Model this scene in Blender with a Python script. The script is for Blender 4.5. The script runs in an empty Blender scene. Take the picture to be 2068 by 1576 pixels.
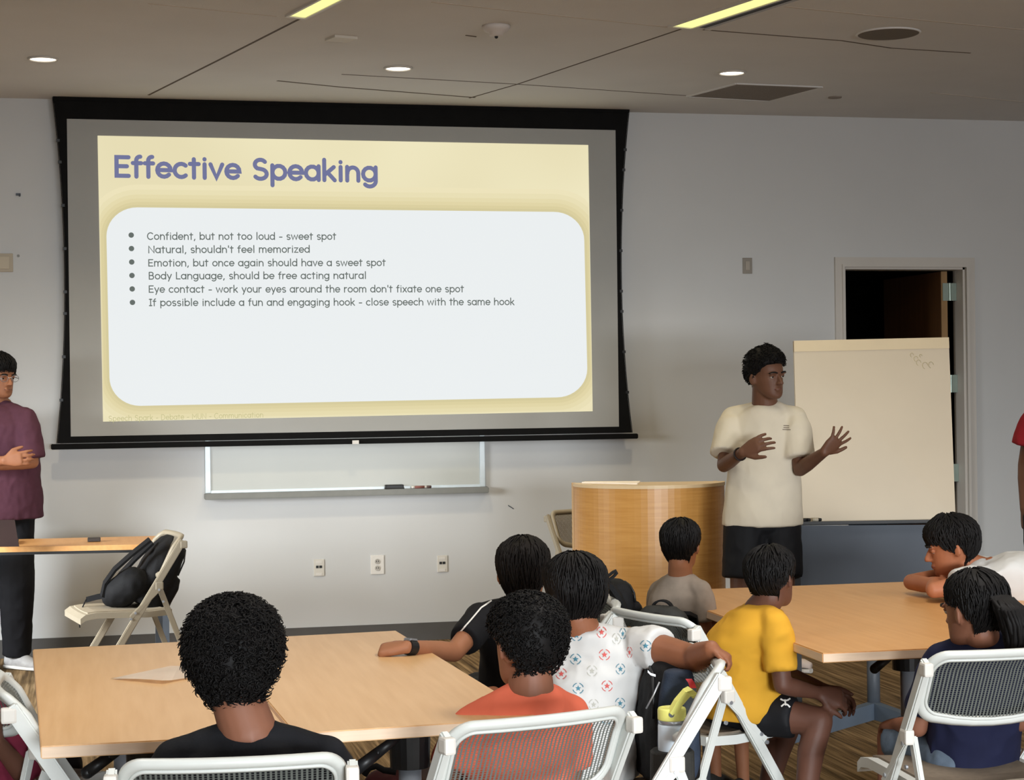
import bpy, bmesh, math, random
from mathutils import Vector, Matrix, noise
from mathutils.bvhtree import BVHTree

# ------------------------------------------------------------------ camera
F = 3700.0                       # focal length in pixels of the 2068 x 1576 frame
TH = math.radians(12.9)          # heading, right of the normal of the front wall
RHO = 0.0125                     # roll
CAM = Vector((0, 0, 1.5))
FWD = Vector((math.sin(TH), math.cos(TH), 0))
RGT = Vector((math.cos(TH), -math.sin(TH), 0))
UP = Vector((0, 0, 1))
YW = 10.88                       # front wall
ZC = 3.21                        # ceiling
scene = bpy.context.scene
col = scene.collection
cd = bpy.data.cameras.new('camera')
cam = bpy.data.objects.new('camera', cd)
col.objects.link(cam)
cd.sensor_fit = 'HORIZONTAL'
cd.sensor_width = 36.0
cd.lens = F * 36.0 / 2068.0
cd.clip_start = 0.05
cx_ = RGT * math.cos(RHO) - UP * math.sin(RHO)
cy_ = RGT * math.sin(RHO) + UP * math.cos(RHO)
cz_ = -FWD
cam.matrix_world = Matrix(((cx_.x, cy_.x, cz_.x, CAM.x), (cx_.y, cy_.y, cz_.y, CAM.y), (cx_.z, cy_.z, cz_.z, CAM.z), (0, 0, 0, 1)))
scene.camera = cam
vs = scene.view_settings
vs.view_transform = 'Standard'
vs.look = 'None'
vs.gamma = 1.0
vs.use_curve_mapping = False
vs.exposure = 0.0
w = bpy.data.worlds.new('world')
scene.world = w
w.use_nodes = True
w.node_tree.nodes['Background'].inputs[0].default_value = (0.55, 0.65, 0.8, 1)
w.node_tree.nodes['Background'].inputs[1].default_value = 0.3


def area(name, loc, target, sx, sy, power, color, spread=180):
    l = bpy.data.lights.new(name, 'AREA')
    l.shape = 'RECTANGLE'
    l.size = sx
    l.size_y = sy
    l.energy = power
    l.color = color
    l.spread = math.radians(spread)
    o = bpy.data.objects.new(name, l)
    o.location = loc
    o.rotation_euler = (Vector(target) - Vector(loc)).to_track_quat('-Z', 'Y').to_euler()
    col.objects.link(o)
    return o


# daylight through the windows of the back wall: sky light falling in
area('window_daylight', (1.2, -8.2, 1.45), (0.9, 9.0, -3.4), 3.0, 1.7, 190, (0.90, 0.96, 1.0), 46)
area('window_daylight', (5.2, -8.2, 1.45), (2.6, 9.0, -3.4), 3.0, 1.7, 30, (0.90, 0.96, 1.0), 46)
# added side lamp to brighten the lower front wall, set in an added left window
area('window_daylight', (-3.12, 8.0, 1.5), (2.4, 10.8, -1.6), 1.6, 1.2, 78, (0.93, 0.97, 1.0), 66)
area('window_ground_light', (1.2, -8.15, 1.0), (2.6, 3.0, 3.9), 3.0, 0.8, 12, (0.97, 0.97, 1.0), 100)  # added fill lamps at the back windows, aimed up to brighten the ceiling
area('window_ground_light', (5.2, -8.15, 1.0), (8.0, 4.0, 4.0), 3.0, 0.8, 190, (0.97, 0.97, 1.0), 100)
# rows of recessed ceiling lights over the seats, above the frame's upper edge
for lx, ly in ((-0.6, 1.2), (2.2, 1.2), (5.0, 1.2), (-0.6, 4.6), (2.2, 4.6), (5.0, 4.6)):
    area('ceiling_row_light', (lx, ly, ZC - 0.03), (lx, ly, 0), 0.6, 1.2, 28, (1.0, 0.96, 0.9), 140)


# ------------------------------------------------------------------ pixel helpers (rays through the photo, met with real planes)
def ray(px, py):
    u, v = px - 1034.0, 788.0 - py
    a = u * math.cos(RHO) + v * math.sin(RHO)
    b = -u * math.sin(RHO) + v * math.cos(RHO)
    return FWD + RGT * (a / F) + UP * (b / F)


def C(px, py, D):
    return CAM + ray(px, py) * D


def PZ(px, py, z):
    r = ray(px, py)
    return CAM + r * ((z - CAM.z) / r.z)


def PY(px, py, y):
    r = ray(px, py)
    return CAM + r * (y / r.y)


def AZ(deg):                     # heading: 0 away from the camera, 90 to the right of the picture, 180 towards the camera
    a = math.radians(deg)
    return FWD * math.cos(a) + RGT * math.sin(a)


def lin(c):
    c = c / 255.0
    return c / 12.92 if c <= 0.04045 else ((c + 0.055) / 1.055) ** 2.4


def L3(c):
    return (lin(c[0]), lin(c[1]), lin(c[2]), 1.0)


# ------------------------------------------------------------------ materials
MATS = {}


def mat(name, c, rough=0.7, var=0.12, scale=6.0, spec=0.3, metal=0.0, bump=0.0, bscale=200.0, stretch=(1, 1, 1), c2=None, sheen=0.0):
    if name in MATS:
        return MATS[name]
    m = bpy.data.materials.new(name)
    m.use_nodes = True
    nt = m.node_tree
    b = nt.nodes['Principled BSDF']
    b.inputs['Roughness'].default_value = rough
    b.inputs['Specular IOR Level'].default_value = spec
    b.inputs['Metallic'].default_value = metal
    if sheen:
        b.inputs['Sheen Weight'].default_value = sheen
    tc = nt.nodes.new('ShaderNodeTexCoord')
    mp = nt.nodes.new('ShaderNodeMapping')
    mp.inputs['Scale'].default_value = stretch
    nt.links.new(tc.outputs['Object'], mp.inputs[0])
    n = nt.nodes.new('ShaderNodeTexNoise')
    n.inputs['Scale'].default_value = scale
    n.inputs['Detail'].default_value = 4
    nt.links.new(mp.outputs[0], n.inputs['Vector'])
    r = nt.nodes.new('ShaderNodeValToRGB')
    a = L3(c)
    if c2 is None:
        lo = tuple(x * (1 - var) for x in a[:3]) + (1,)
        hi = tuple(min(1, x * (1 + var)) for x in a[:3]) + (1,)
    else:
        lo, hi = a, L3(c2)
    r.color_ramp.elements[0].color = lo
    r.color_ramp.elements[0].position = 0.3
    r.color_ramp.elements[1].color = hi
    r.color_ramp.elements[1].position = 0.7
    nt.links.new(n.outputs[0], r.inputs[0])
    nt.links.new(r.outputs[0], b.inputs['Base Color'])
    if bump:
        n2 = nt.nodes.new('ShaderNodeTexNoise')
        n2.inputs['Scale'].default_value = bscale
        n2.inputs['Detail'].default_value = 2
        nt.links.new(mp.outputs[0], n2.inputs['Vector'])
        bp = nt.nodes.new('ShaderNodeBump')
        bp.inputs['Strength'].default_value = bump
        bp.inputs['Distance'].default_value = 0.004
        nt.links.new(n2.outputs[0], bp.inputs['Height'])
        nt.links.new(bp.outputs[0], b.inputs['Normal'])
    MATS[name] = m
    return m


def glow(name, c, strength=1.0):
    if name in MATS:
        return MATS[name]
    m = bpy.data.materials.new(name)
    m.use_nodes = True
    b = m.node_tree.nodes['Principled BSDF']
    b.inputs['Base Color'].default_value = (0.02, 0.02, 0.02, 1)
    b.inputs['Roughness'].default_value = 1.0
    b.inputs['Specular IOR Level'].default_value = 0.0
    b.inputs['Emission Color'].default_value = L3(c)
    b.inputs['Emission Strength'].default_value = strength
    MATS[name] = m
    return m


def carpet():
    m = bpy.data.materials.new('striped_carpet')
    m.use_nodes = True
    nt = m.node_tree
    b = nt.nodes['Principled BSDF']
    b.inputs['Roughness'].default_value = 0.95
    b.inputs['Specular IOR Level'].default_value = 0.1
    tc = nt.nodes.new('ShaderNodeTexCoord')

    def nz(sc, st, det=3):
        mp = nt.nodes.new('ShaderNodeMapping')
        mp.inputs['Scale'].default_value = st
        nt.links.new(tc.outputs['Object'], mp.inputs[0])
        n = nt.nodes.new('ShaderNodeTexNoise')
        n.inputs['Scale'].default_value = sc
        n.inputs['Detail'].default_value = det
        nt.links.new(mp.outputs[0], n.inputs['Vector'])
        return n
    n1 = nz(1.0, (75, 2.2, 1))
    n2 = nz(1.0, (34, 1.3, 1))
    n3 = nz(240.0, (1, 1, 1), 2)
    mx = nt.nodes.new('ShaderNodeMath')
    mx.operation = 'ADD'
    nt.links.new(n1.outputs[0], mx.inputs[0])
    nt.links.new(n2.outputs[0], mx.inputs[1])
    m2 = nt.nodes.new('ShaderNodeMath')
    m2.operation = 'MULTIPLY_ADD'
    nt.links.new(n3.outputs[0], m2.inputs[0])
    m2.inputs[1].default_value = 0.35
    nt.links.new(mx.outputs[0], m2.inputs[2])
    r = nt.nodes.new('ShaderNodeValToRGB')
    e = r.color_ramp.elements
    e[0].position = 0.50
    e[0].color = L3((58, 47, 35))
    e[1].position = 0.86
    e[1].color = L3((160, 134, 99))
    x = e.new(0.66)
    x.color = L3((110, 89, 62))
    sc = nt.nodes.new('ShaderNodeMath')
    sc.operation = 'MULTIPLY'
    sc.inputs[1].default_value = 0.58
    nt.links.new(m2.outputs[0], sc.inputs[0])
    nt.links.new(sc.outputs[0], r.inputs[0])
    nt.links.new(r.outputs[0], b.inputs['Base Color'])
    bp = nt.nodes.new('ShaderNodeBump')
    bp.inputs['Strength'].default_value = 0.5
    bp.inputs['Distance'].default_value = 0.004
    nt.links.new(n3.outputs[0], bp.inputs['Height'])
    nt.links.new(bp.outputs[0], b.inputs['Normal'])
    return m


def mesh_fabric(name, c, cover=0.62, px=0.0098, pz=0.0055):
    """woven see-through net: threads along z and x with holes between"""
    m = bpy.data.materials.new(name)
    m.use_nodes = True
    nt = m.node_tree
    b = nt.nodes['Principled BSDF']
    b.inputs['Base Color'].default_value = L3(c)
    b.inputs['Roughness'].default_value = 0.75
    b.inputs['Specular IOR Level'].default_value = 0.2
    out = nt.nodes['Material Output']
    tc = nt.nodes.new('ShaderNodeTexCoord')
    sp = nt.nodes.new('ShaderNodeSeparateXYZ')
    nt.links.new(tc.outputs['Object'], sp.inputs[0])

    def wave(sock, period):
        a = nt.nodes.new('ShaderNodeMath')
        a.operation = 'MULTIPLY'
        a.inputs[1].default_value = 2 * math.pi / period
        nt.links.new(sock, a.inputs[0])
        s = nt.nodes.new('ShaderNodeMath')
        s.operation = 'SINE'
        nt.links.new(a.outputs[0], s.inputs[0])
        return s
    w1, w2 = wave(sp.outputs['X'], px), wave(sp.outputs['Z'], pz)
    thr = math.sin(math.pi * (0.5 - cover * 0.72))

    def above(s, t):
        g = nt.nodes.new('ShaderNodeMath')
        g.operation = 'GREATER_THAN'
        g.inputs[1].default_value = t
        nt.links.new(s.outputs[0], g.inputs[0])
        return g
    g1, g2 = above(w1, thr), above(w2, 0.8)
    mxn = nt.nodes.new('ShaderNodeMath')
    mxn.operation = 'MAXIMUM'
    nt.links.new(g1.outputs[0], mxn.inputs[0])
    nt.links.new(g2.outputs[0], mxn.inputs[1])
    tr = nt.nodes.new('ShaderNodeBsdfTransparent')
    mi = nt.nodes.new('ShaderNodeMixShader')
    nt.links.new(mxn.outputs[0], mi.inputs[0])
    nt.links.new(tr.outputs[0], mi.inputs[1])
    nt.links.new(b.outputs[0], mi.inputs[2])
    nt.links.new(mi.outputs[0], out.inputs[0])
    MATS[name] = m
    return m


M_WALL = mat('wall_paint', (200, 201, 200), 0.85, 0.02, 1.5, 0.2)
M_CEIL = mat('ceiling_tile', (214, 213, 211), 0.9, 0.03, 2.0, 0.1, bump=0.15, bscale=120)
M_TRIM = mat('trim_paint', (196, 191, 183), 0.5, 0.03, 3, 0.4)
M_BASEB = mat('grey_rubber_baseboard', (86, 84, 82), 0.6, 0.06, 8, 0.3)
M_MAPLE = mat('maple_laminate', (212, 168, 116), 0.38, 0.05, 3.0, 0.4, stretch=(14, 1.0, 14), c2=(222, 180, 130))
M_MAPLE2 = mat('maple_laminate_right', (200, 146, 88), 0.38, 0.05, 3.0, 0.4, stretch=(14, 1.0, 14), c2=(210, 158, 100))
M_EDGE_LIT = mat('maple_edge_band', (232, 205, 178), 0.45, 0.05, 5.0, 0.35, stretch=(2, 2, 30))  # light falling on the table sides is put into this paler wood colour
M_LECT = mat('honey_wood_veneer', (198, 142, 72), 0.35, 0.07, 4.0, 0.45, stretch=(1.5, 1.5, 24), c2=(212, 158, 88))
M_WHITEP = mat('white_powder_coat', (204, 207, 203), 0.4, 0.03, 8, 0.45)
M_BEIGEP = mat('beige_powder_coat', (154, 144, 125), 0.45, 0.04, 8, 0.4)
M_CAPW = mat('white_plastic', (214, 210, 203), 0.5, 0.02, 10, 0.4)
M_NET = mesh_fabric('grey_woven_mesh', (100, 104, 100))
M_NETB = mesh_fabric('taupe_woven_mesh', (120, 112, 98), 1.1)
M_METAL = mat('brushed_steel', (178, 182, 188), 0.35, 0.05, 30, 0.5, 0.7)
M_GREYM = mat('grey_painted_steel', (150, 156, 164), 0.4, 0.05, 12, 0.5, 0.2)
M_SLATE = mat('slate_grey_steel', (74, 80, 88), 0.5, 0.08, 12, 0.4)
M_BLACKP = mat('black_plastic', (22, 23, 25), 0.45, 0.15, 20, 0.4)
M_BLACKC = mat('black_nylon', (13, 13, 15), 0.75, 0.25, 25, 0.25, bump=0.3, bscale=300)
M_GREYC = mat('dark_grey_nylon', (48, 48, 46), 0.75, 0.2, 25, 0.25, bump=0.3, bscale=300)
M_NAVYC = mat('navy_nylon', (40, 50, 66), 0.7, 0.2, 25, 0.3, bump=0.3, bscale=300)
M_SCRB = mat('black_screen_border', (13, 13, 13), 0.8, 0.2, 12, 0.15)
M_SCRG = mat('matte_screen_fabric', (164, 164, 160), 0.9, 0.02, 4, 0.1)
M_ALU = mat('aluminium_frame', (188, 196, 198), 0.4, 0.05, 20, 0.5, 0.3)
M_ALUD = mat('grey_tray', (122, 122, 116), 0.5, 0.05, 20, 0.4, 0.2)
M_WB = mat('whiteboard_enamel', (176, 178, 171), 0.35, 0.02, 3, 0.5)
M_PAPER = mat('white_paper', (250, 240, 226), 0.8, 0.03, 10, 0.2)
M_CHART = mat('easel_board_white', (212, 198, 174), 0.45, 0.03, 2.5, 0.35)
M_DARK = mat('dark_room_paint', (30, 29, 26), 0.9, 0.1, 2, 0.1)  # darkness of the unlit room put into its wall colour
M_DOORW = mat('dark_stained_door', (92, 62, 36), 0.5, 0.15, 3, 0.4, stretch=(8, 8, 0.8))
M_HINGE = mat('hinge_steel', (150, 165, 155), 0.35, 0.05, 20, 0.5, 0.6)


# ------------------------------------------------------------------ objects
def root_offset(o):
    v = Vector((0, 0, 0))
    while o is not None:
        v += o.location
        o = o.parent
    return v


def tag(o, label=None, cat=None, group=None, kind=None):
    if label:
        o['label'] = label
    if cat:
        o['category'] = cat
    if group:
        o['group'] = group
    if kind:
        o['kind'] = kind
    return o


def to_mesh(name, bm):
    me = bpy.data.meshes.new(name)
    bm.normal_update()
    bm.to_mesh(me)
    bm.free()
    return me


def obj(name, bm, mats, parent=None, local=False, smooth=False, origin=None):
    """links bm as ONE mesh object. World coordinates unless local; parts keep their root's origin"""
    me = to_mesh(name, bm) if isinstance(bm, bmesh.types.BMesh) else bm
    for m in (mats if isinstance(mats, (list, tuple)) else [mats]):
        me.materials.append(m)
    if smooth:
        me.polygons.foreach_set('use_smooth', [True] * len(me.polygons))
    o = bpy.data.objects.new(name, me)
    col.objects.link(o)
    if parent is not None:
        if not local:
            me.transform(Matrix.Translation(-root_offset(parent)))
        o.parent = parent
    elif origin is not None:
        me.transform(Matrix.Translation(-Vector(origin)))
        o.location = origin
    return o


def thing(name, label, cat, loc=(0, 0, 0), group=None, kind=None):
    o = bpy.data.objects.new(name, None)
    o.empty_display_size = 0.1
    col.objects.link(o)
    o.location = loc
    return tag(o, label, cat, group, kind)


def copy_tree(o, parent=None):
    c = o.copy()
    col.objects.link(c)
    if parent is not None:
        c.parent = parent
    for ch in list(o.children):
        copy_tree(ch, c)
    return c


def struct(name, bm, m, parent=None, smooth=False):
    o = obj(name, bm, m, parent, smooth=smooth)
    o['kind'] = 'structure'
    return o


# ------------------------------------------------------------------ shapes
def B():
    return bmesh.new()


def box(bm, a, b, mi=0, bevel=0.0):
    a, b = Vector(a), Vector(b)
    lo = Vector((min(a.x, b.x), min(a.y, b.y), min(a.z, b.z)))
    hi = Vector((max(a.x, b.x), max(a.y, b.y), max(a.z, b.z)))
    r = bmesh.ops.create_cube(bm, size=1.0)
    for v in r['verts']:
        v.co = Vector((lo[i] + (v.co[i] + 0.5) * (hi[i] - lo[i]) for i in range(3)))
    fs = set(f for v in r['verts'] for f in v.link_faces)
    for f in fs:
        f.material_index = mi
    if bevel > 0:
        es = list(set(e for f in fs for e in f.edges))
        bmesh.ops.bevel(bm, geom=es, offset=bevel, segments=2, affect='EDGES', profile=0.6)


def prism(bm, pts, d, mi=0):
    """closed polygon pts (world) swept by the vector d"""
    d = Vector(d)
    v0 = [bm.verts.new(Vector(p)) for p in pts]
    v1 = [bm.verts.new(Vector(p) + d) for p in pts]
    n = len(pts)
    fs = [bm.faces.new(v0[::-1]), bm.faces.new(v1)]
    for i in range(n):
        fs.append(bm.faces.new((v0[i], v0[(i + 1) % n], v1[(i + 1) % n], v1[i])))
    for f in fs:
        f.material_index = mi
    bmesh.ops.recalc_face_normals(bm, faces=fs)
    return fs


def bar(bm, p0, p1, wv, tv, mi=0, bevel=0.0):
    """bar from p0 to p1; wv, tv half-extent vectors of its section"""
    p0, p1, wv, tv = Vector(p0), Vector(p1), Vector(wv), Vector(tv)
    fs = prism(bm, [p0 + wv + tv, p0 - wv + tv, p0 - wv - tv, p0 + wv - tv], p1 - p0, mi)
    if bevel > 0:
        bmesh.ops.bevel(bm, geom=list(set(e for f in fs for e in f.edges)), offset=bevel, segments=2, affect='EDGES')


def basis(d):
    d = Vector(d).normalized()
    a = Vector((0, 0, 1)) if abs(d.z) < 0.9 else Vector((1, 0, 0))
    x = d.cross(a).normalized()
    return x, d.cross(x).normalized()


def loft(bm, rings, n=18, mi=0, cap=True, ex=2.0):
    """rings: (centre, half axis x, half axis y)"""
    prev = None
    first = None
    for c, ax, ay in rings:
        vs = []
        for k in range(n):
            t = 2 * math.pi * k / n
            cc, ss = math.cos(t), math.sin(t)
            if ex != 2.0:
                cc = math.copysign(abs(cc) ** (2.0 / ex), cc)
                ss = math.copysign(abs(ss) ** (2.0 / ex), ss)
            vs.append(bm.verts.new(Vector(c) + Vector(ax) * cc + Vector(ay) * ss))
        if prev:
            for k in range(n):
                f = bm.faces.new((prev[k], prev[(k + 1) % n], vs[(k + 1) % n], vs[k]))
                f.material_index = mi
        else:
            first = vs
        prev = vs
    if cap:
        bm.faces.new(first[::-1]).material_index = mi
        bm.faces.new(prev).material_index = mi


def cone(bm, p0, p1, r0, r1, n=14, mi=0, cap=True):
    x, y = basis(Vector(p1) - Vector(p0))
    loft(bm, [(p0, x * r0, y * r0), (p1, x * r1, y * r1)], n, mi, cap)


def ball(bm, c, r, mi=0, n=12, axes=None):
    r3 = r if isinstance(r, (tuple, list)) else (r, r, r)
    res = bmesh.ops.create_uvsphere(bm, u_segments=n, v_segments=max(6, n * 2 // 3), radius=1.0)
    X, Y, Z = axes if axes else (Vector((1, 0, 0)), Vector((0, 1, 0)), Vector((0, 0, 1)))
    for v in res['verts']:
        q = v.co.copy()
        v.co = Vector(c) + X * (q.x * r3[0]) + Y * (q.y * r3[1]) + Z * (q.z * r3[2])
    for f in set(f for v in res['verts'] for f in v.link_faces):
        f.material_index = mi


def limb(bm, pts, rads, n=14, flat_end=False, flat_start=False):
    for i in range(len(pts) - 1):
        cone(bm, pts[i], pts[i + 1], rads[i], rads[i + 1], n)
    for i in range(len(pts)):
        if (i == 0 and flat_start) or (i == len(pts) - 1 and flat_end):
            continue
        ball(bm, pts[i], rads[i] * 0.995, n=12)


def tube(bm, pts, r, n=8, mi=0, closed=False):
    pts = [Vector(p) for p in pts]
    rr = r if isinstance(r, (list, tuple)) else [r] * len(pts)
    prev, first, N = None, None, len(pts)
    x = None
    for i, p in enumerate(pts):
        a = pts[(i - 1) % N] if (closed or i > 0) else p
        b = pts[(i + 1) % N] if (closed or i < N - 1) else p
        d = (b - a).normalized()
        if x is None:
            x, y = basis(d)
        else:
            x = (x - d * x.dot(d)).normalized()
            y = d.cross(x)
        vs = [bm.verts.new(p + x * (rr[i] * math.cos(2 * math.pi * k / n)) + y * (rr[i] * math.sin(2 * math.pi * k / n))) for k in range(n)]
        if prev:
            for k in range(n):
                bm.faces.new((prev[k], prev[(k + 1) % n], vs[(k + 1) % n], vs[k])).material_index = mi
        else:
            first = vs
        prev = vs
    if closed:
        for k in range(n):
            bm.faces.new((prev[k], prev[(k + 1) % n], first[(k + 1) % n], first[k])).material_index = mi
    else:
        bm.faces.new(first[::-1]).material_index = mi
        bm.faces.new(prev).material_index = mi


def disc(bm, c, r, h, n=32, mi=0, axis=UP):
    x, y = basis(axis)
    loft(bm, [(c, x * r, y * r), (Vector(c) + Vector(axis) * h, x * r, y * r)], n, mi)


def ribbon(bm, pts, wv, tv, mi=0):
    """flat strap through pts; wv half width vector, tv half thickness"""
    prev = first = None
    wv = Vector(wv)
    N = len(pts)
    for i, p in enumerate(pts):
        p = Vector(p)
        d = (Vector(pts[min(N - 1, i + 1)]) - Vector(pts[max(0, i - 1)])).normalized()
        t = d.cross(wv).normalized() * tv
        vs = [bm.verts.new(p + wv + t), bm.verts.new(p - wv + t), bm.verts.new(p - wv - t), bm.verts.new(p + wv - t)]
        if prev:
            for k in range(4):
                bm.faces.new((prev[k], prev[(k + 1) % 4], vs[(k + 1) % 4], vs[k])).material_index = mi
        else:
            first = vs
        prev = vs
    bm.faces.new(first[::-1]).material_index = mi
    bm.faces.new(prev).material_index = mi


def remesh(name, bm, voxel, smooth=4, fac=0.5, fold=0.0, ffreq=(14, 14, 9), seed=0, dec=None):
    """fuses overlapping solids into one continuous skin"""
    me = to_mesh(name + '_src', bm)
    o = bpy.data.objects.new(name + '_src', me)
    col.objects.link(o)
    r = o.modifiers.new('r', 'REMESH')
    r.mode = 'VOXEL'
    r.voxel_size = voxel
    r.use_smooth_shade = True
    if smooth:
        s = o.modifiers.new('s', 'SMOOTH')
        s.factor = fac
        s.iterations = smooth
    dg = bpy.context.evaluated_depsgraph_get()
    dg.update()
    out = bpy.data.meshes.new_from_object(o.evaluated_get(dg))
    bpy.data.objects.remove(o)
    bpy.data.meshes.remove(me)
    out.name = name
    if fold:
        off = Vector((seed * 3.1, seed * 1.7, seed * 2.3))
        nr = [v.normal.copy() for v in out.vertices]
        for v, nn in zip(out.vertices, nr):
            p = v.co
            q = Vector((p.x * ffreq[0], p.y * ffreq[1], p.z * ffreq[2])) + off
            k = noise.noise(q) + 0.5 * noise.noise(q * 2.1)
            k = (1 - abs(k) * 2.2) * 0.6 + k * 0.4
            v.co = p + nn * (k * fold)
    out.polygons.foreach_set('use_smooth', [True] * len(out.polygons))
    out.update()
    return out


# ------------------------------------------------------------------ the room
XL, XR, YB = -3.2, 8.6, -8.4
b = B(); box(b, (XL, YB, -0.1), (XR, YW + 3.2, 0)); struct('floor', b, carpet())
b = B(); box(b, (XL, YB, ZC), (XR, YW + 3.2, ZC + 0.1)); ceiling = struct('ceiling', b, M_CEIL)
dtl, dbr = PY(1703, 540, YW), PY(1948, 540, YW)
DX0, DX1, DZ = dtl.x, dbr.x, (dtl.z + dbr.z) / 2
b = B()
box(b, (XL, YW, 0), (DX0, YW + 0.14, ZC))
box(b, (DX1, YW, 0), (XR, YW + 0.14, ZC))
box(b, (DX0, YW, DZ), (DX1, YW + 0.14, ZC))
struct('wall_front', b, M_WALL)
b = B()
box(b, (XL - 0.12, YB, 0), (XL, 7.15, ZC)); box(b, (XL - 0.12, 8.85, 0), (XL, YW, ZC)); box(b, (XL - 0.12, 7.15, 0), (XL, 8.85, 0.85)); box(b, (XL - 0.12, 7.15, 2.15), (XL, 8.85, ZC))
struct('wall_left', b, M_WALL)
b = B()
box(b, (XL - 0.08, 7.15, 0.85), (XL - 0.03, 8.85, 0.9)); box(b, (XL - 0.08, 7.15, 2.1), (XL - 0.03, 8.85, 2.15)); box(b, (XL - 0.08, 7.15, 0.9), (XL - 0.03, 7.2, 2.1)); box(b, (XL - 0.08, 8.8, 0.9), (XL - 0.03, 8.85, 2.1)); box(b, (XL - 0.08, 7.98, 0.9), (XL - 0.03, 8.02, 2.1))
struct('window_3', b, M_TRIM)  # unseen window frame added round the side fill lamp
b = B(); box(b, (XR, YB, 0), (XR + 0.12, YW, ZC)); struct('wall_right', b, M_WALL)
b = B()
box(b, (XL, YB - 0.12, 0), (XR, YB, 0.55)); box(b, (XL, YB - 0.12, 2.35), (XR, YB, ZC))
for x0, x1 in ((XL, -0.4), (2.8, 3.6), (6.8, XR)):
    box(b, (x0, YB - 0.12, 0.55), (x1, YB, 2.35))
struct('wall_back', b, M_WALL)
for i, (x0, x1) in enumerate(((-0.4, 2.8), (3.6, 6.8))):
    b = B()
    for a, c in (((x0, 0.55), (x1, 0.6)), ((x0, 2.3), (x1, 2.35)), ((x0, 0.6), (x0 + 0.05, 2.3)), ((x1 - 0.05, 0.6), (x1, 2.3)), (((x0 + x1) / 2 - 0.03, 0.6), ((x0 + x1) / 2 + 0.03, 2.3))):
        box(b, (a[0], YB - 0.08, a[1]), (c[0], YB - 0.02, c[1]))
    struct('window_%d' % (i + 1), b, M_TRIM)
b = B()
box(b, (XL, YW - 0.012, 0), (DX0 - 0.07, YW, 0.105)); struct('baseboard_front', b, M_BASEB)
b = B()
box(b, (DX1 + 0.07, YW - 0.012, 0), (XR, YW, 0.105)); struct('baseboard_front_right', b, M_BASEB)
# dark room beyond the door
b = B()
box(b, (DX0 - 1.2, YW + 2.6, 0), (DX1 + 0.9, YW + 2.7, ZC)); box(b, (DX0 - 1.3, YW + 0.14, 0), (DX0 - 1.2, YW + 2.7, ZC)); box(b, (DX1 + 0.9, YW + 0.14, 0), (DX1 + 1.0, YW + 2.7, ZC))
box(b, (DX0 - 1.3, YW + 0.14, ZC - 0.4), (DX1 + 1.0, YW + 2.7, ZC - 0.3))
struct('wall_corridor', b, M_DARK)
# casing
b = B()
cw = 0.062
for x0, x1 in ((DX0 - cw, DX0), (DX1, DX1 + cw)):
    box(b, (x0, YW - 0.018, 0), (x1, YW, DZ))
    box(b, (x0 + (0.045 if x0 < DX0 else 0), YW - 0.028, 0), (x1 - (0 if x0 < DX0 else 0.045), YW - 0.016, DZ))
box(b, (DX0 - cw, YW - 0.019, DZ), (DX1 + cw, YW, DZ + cw))
box(b, (DX0 - 0.017, YW - 0.028, DZ), (DX1 + 0.017, YW - 0.016, DZ + 0.017))
for x0, x1 in ((DX0, DX0 + 0.014), (DX1 - 0.014, DX1)):
    box(b, (x0, YW, 0), (x1, YW + 0.14, DZ))
box(b, (DX0, YW, DZ - 0.014), (DX1, YW + 0.14, DZ))
struct('trim_1', b, M_TRIM)
# door leaf, swung open into the dark room, hinged on the right jamb
hx = DX1 - 0.075
b = B()
box(b, (hx - 0.045, YW + 0.10, 0.01), (hx, YW + 0.98, DZ - 0.02), bevel=0.003)
door = struct('door_1', b, M_DOORW)
b = B(); box(b, (hx - 0.044, YW + 0.094, 0.01), (hx - 0.002, YW + 0.101, DZ - 0.02)); obj('door_edge', b, mat('pale_door_edge', (150, 118, 78), 0.5, 0.1, 4, stretch=(8, 8, 0.8)), door)
for py in (590, 775, 955):
    hz = PY(1928, py, YW + 0.1).z
    b = B()
    box(b, (hx - 0.036, YW + 0.088, hz - 0.057), (hx + 0.006, YW + 0.095, hz + 0.057))
    cone(b, (hx + 0.012, YW + 0.088, hz - 0.057), (hx + 0.012, YW + 0.088, hz + 0.057), 0.009, 0.009)
    box(b, (hx + 0.014, YW + 0.088, hz - 0.057), (hx + 0.06, YW + 0.094, hz + 0.057))
    obj('hinge', b, M_HINGE, door)


# ceiling seams, each a thin reveal strip between the panels
def seam(pts, wd, m, name='ceiling_seam'):
    b = B()
    for (p, q) in zip(pts[:-1], pts[1:]):
        P, Q = PZ(*p, ZC), PZ(*q, ZC)
        d = (Q - P).normalized()
        n = Vector((-d.y, d.x, 0)) * (wd / 2)
        prism(b, [P + n, P - n, Q - n, Q + n], (0, 0, -0.0012))
    o = obj(name, b, m, ceiling)
    return o


M_SEAM = mat('dark_reveal', (98, 88, 80), 0.9, 0.1)
M_SEAML = mat('pale_reveal', (196, 186, 174), 0.8, 0.05)
seam([(300, 192), (440, 122), (605, 38)], 0.014, M_SEAM)
seam([(948, 198), (1045, 170), (1395, 52)], 0.012, M_SEAM)
seam([(560, 163), (690, 176), (960, 197)], 0.02, M_SEAM)
seam([(690, 150), (1045, 170), (1385, 193)], 0.012, M_SEAM)
seam([(872, 4), (1130, 32), (1362, 56)], 0.014, M_SEAML)
seam([(1572, 12), (1800, 35), (2068, 60)], 0.014, M_SEAML)
seam([(1420, 60), (1700, 82), (1800, 97), (1960, 107)], 0.014, M_SEAM)
seam([(1880, 187), (2068, 206)], 0.012, M_SEAML)
seam([(300, 7), (430, 20), (560, 33)], 0.012, M_SEAML)


def at_ceiling(px, py):
    return PZ(px, py, ZC)


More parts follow.
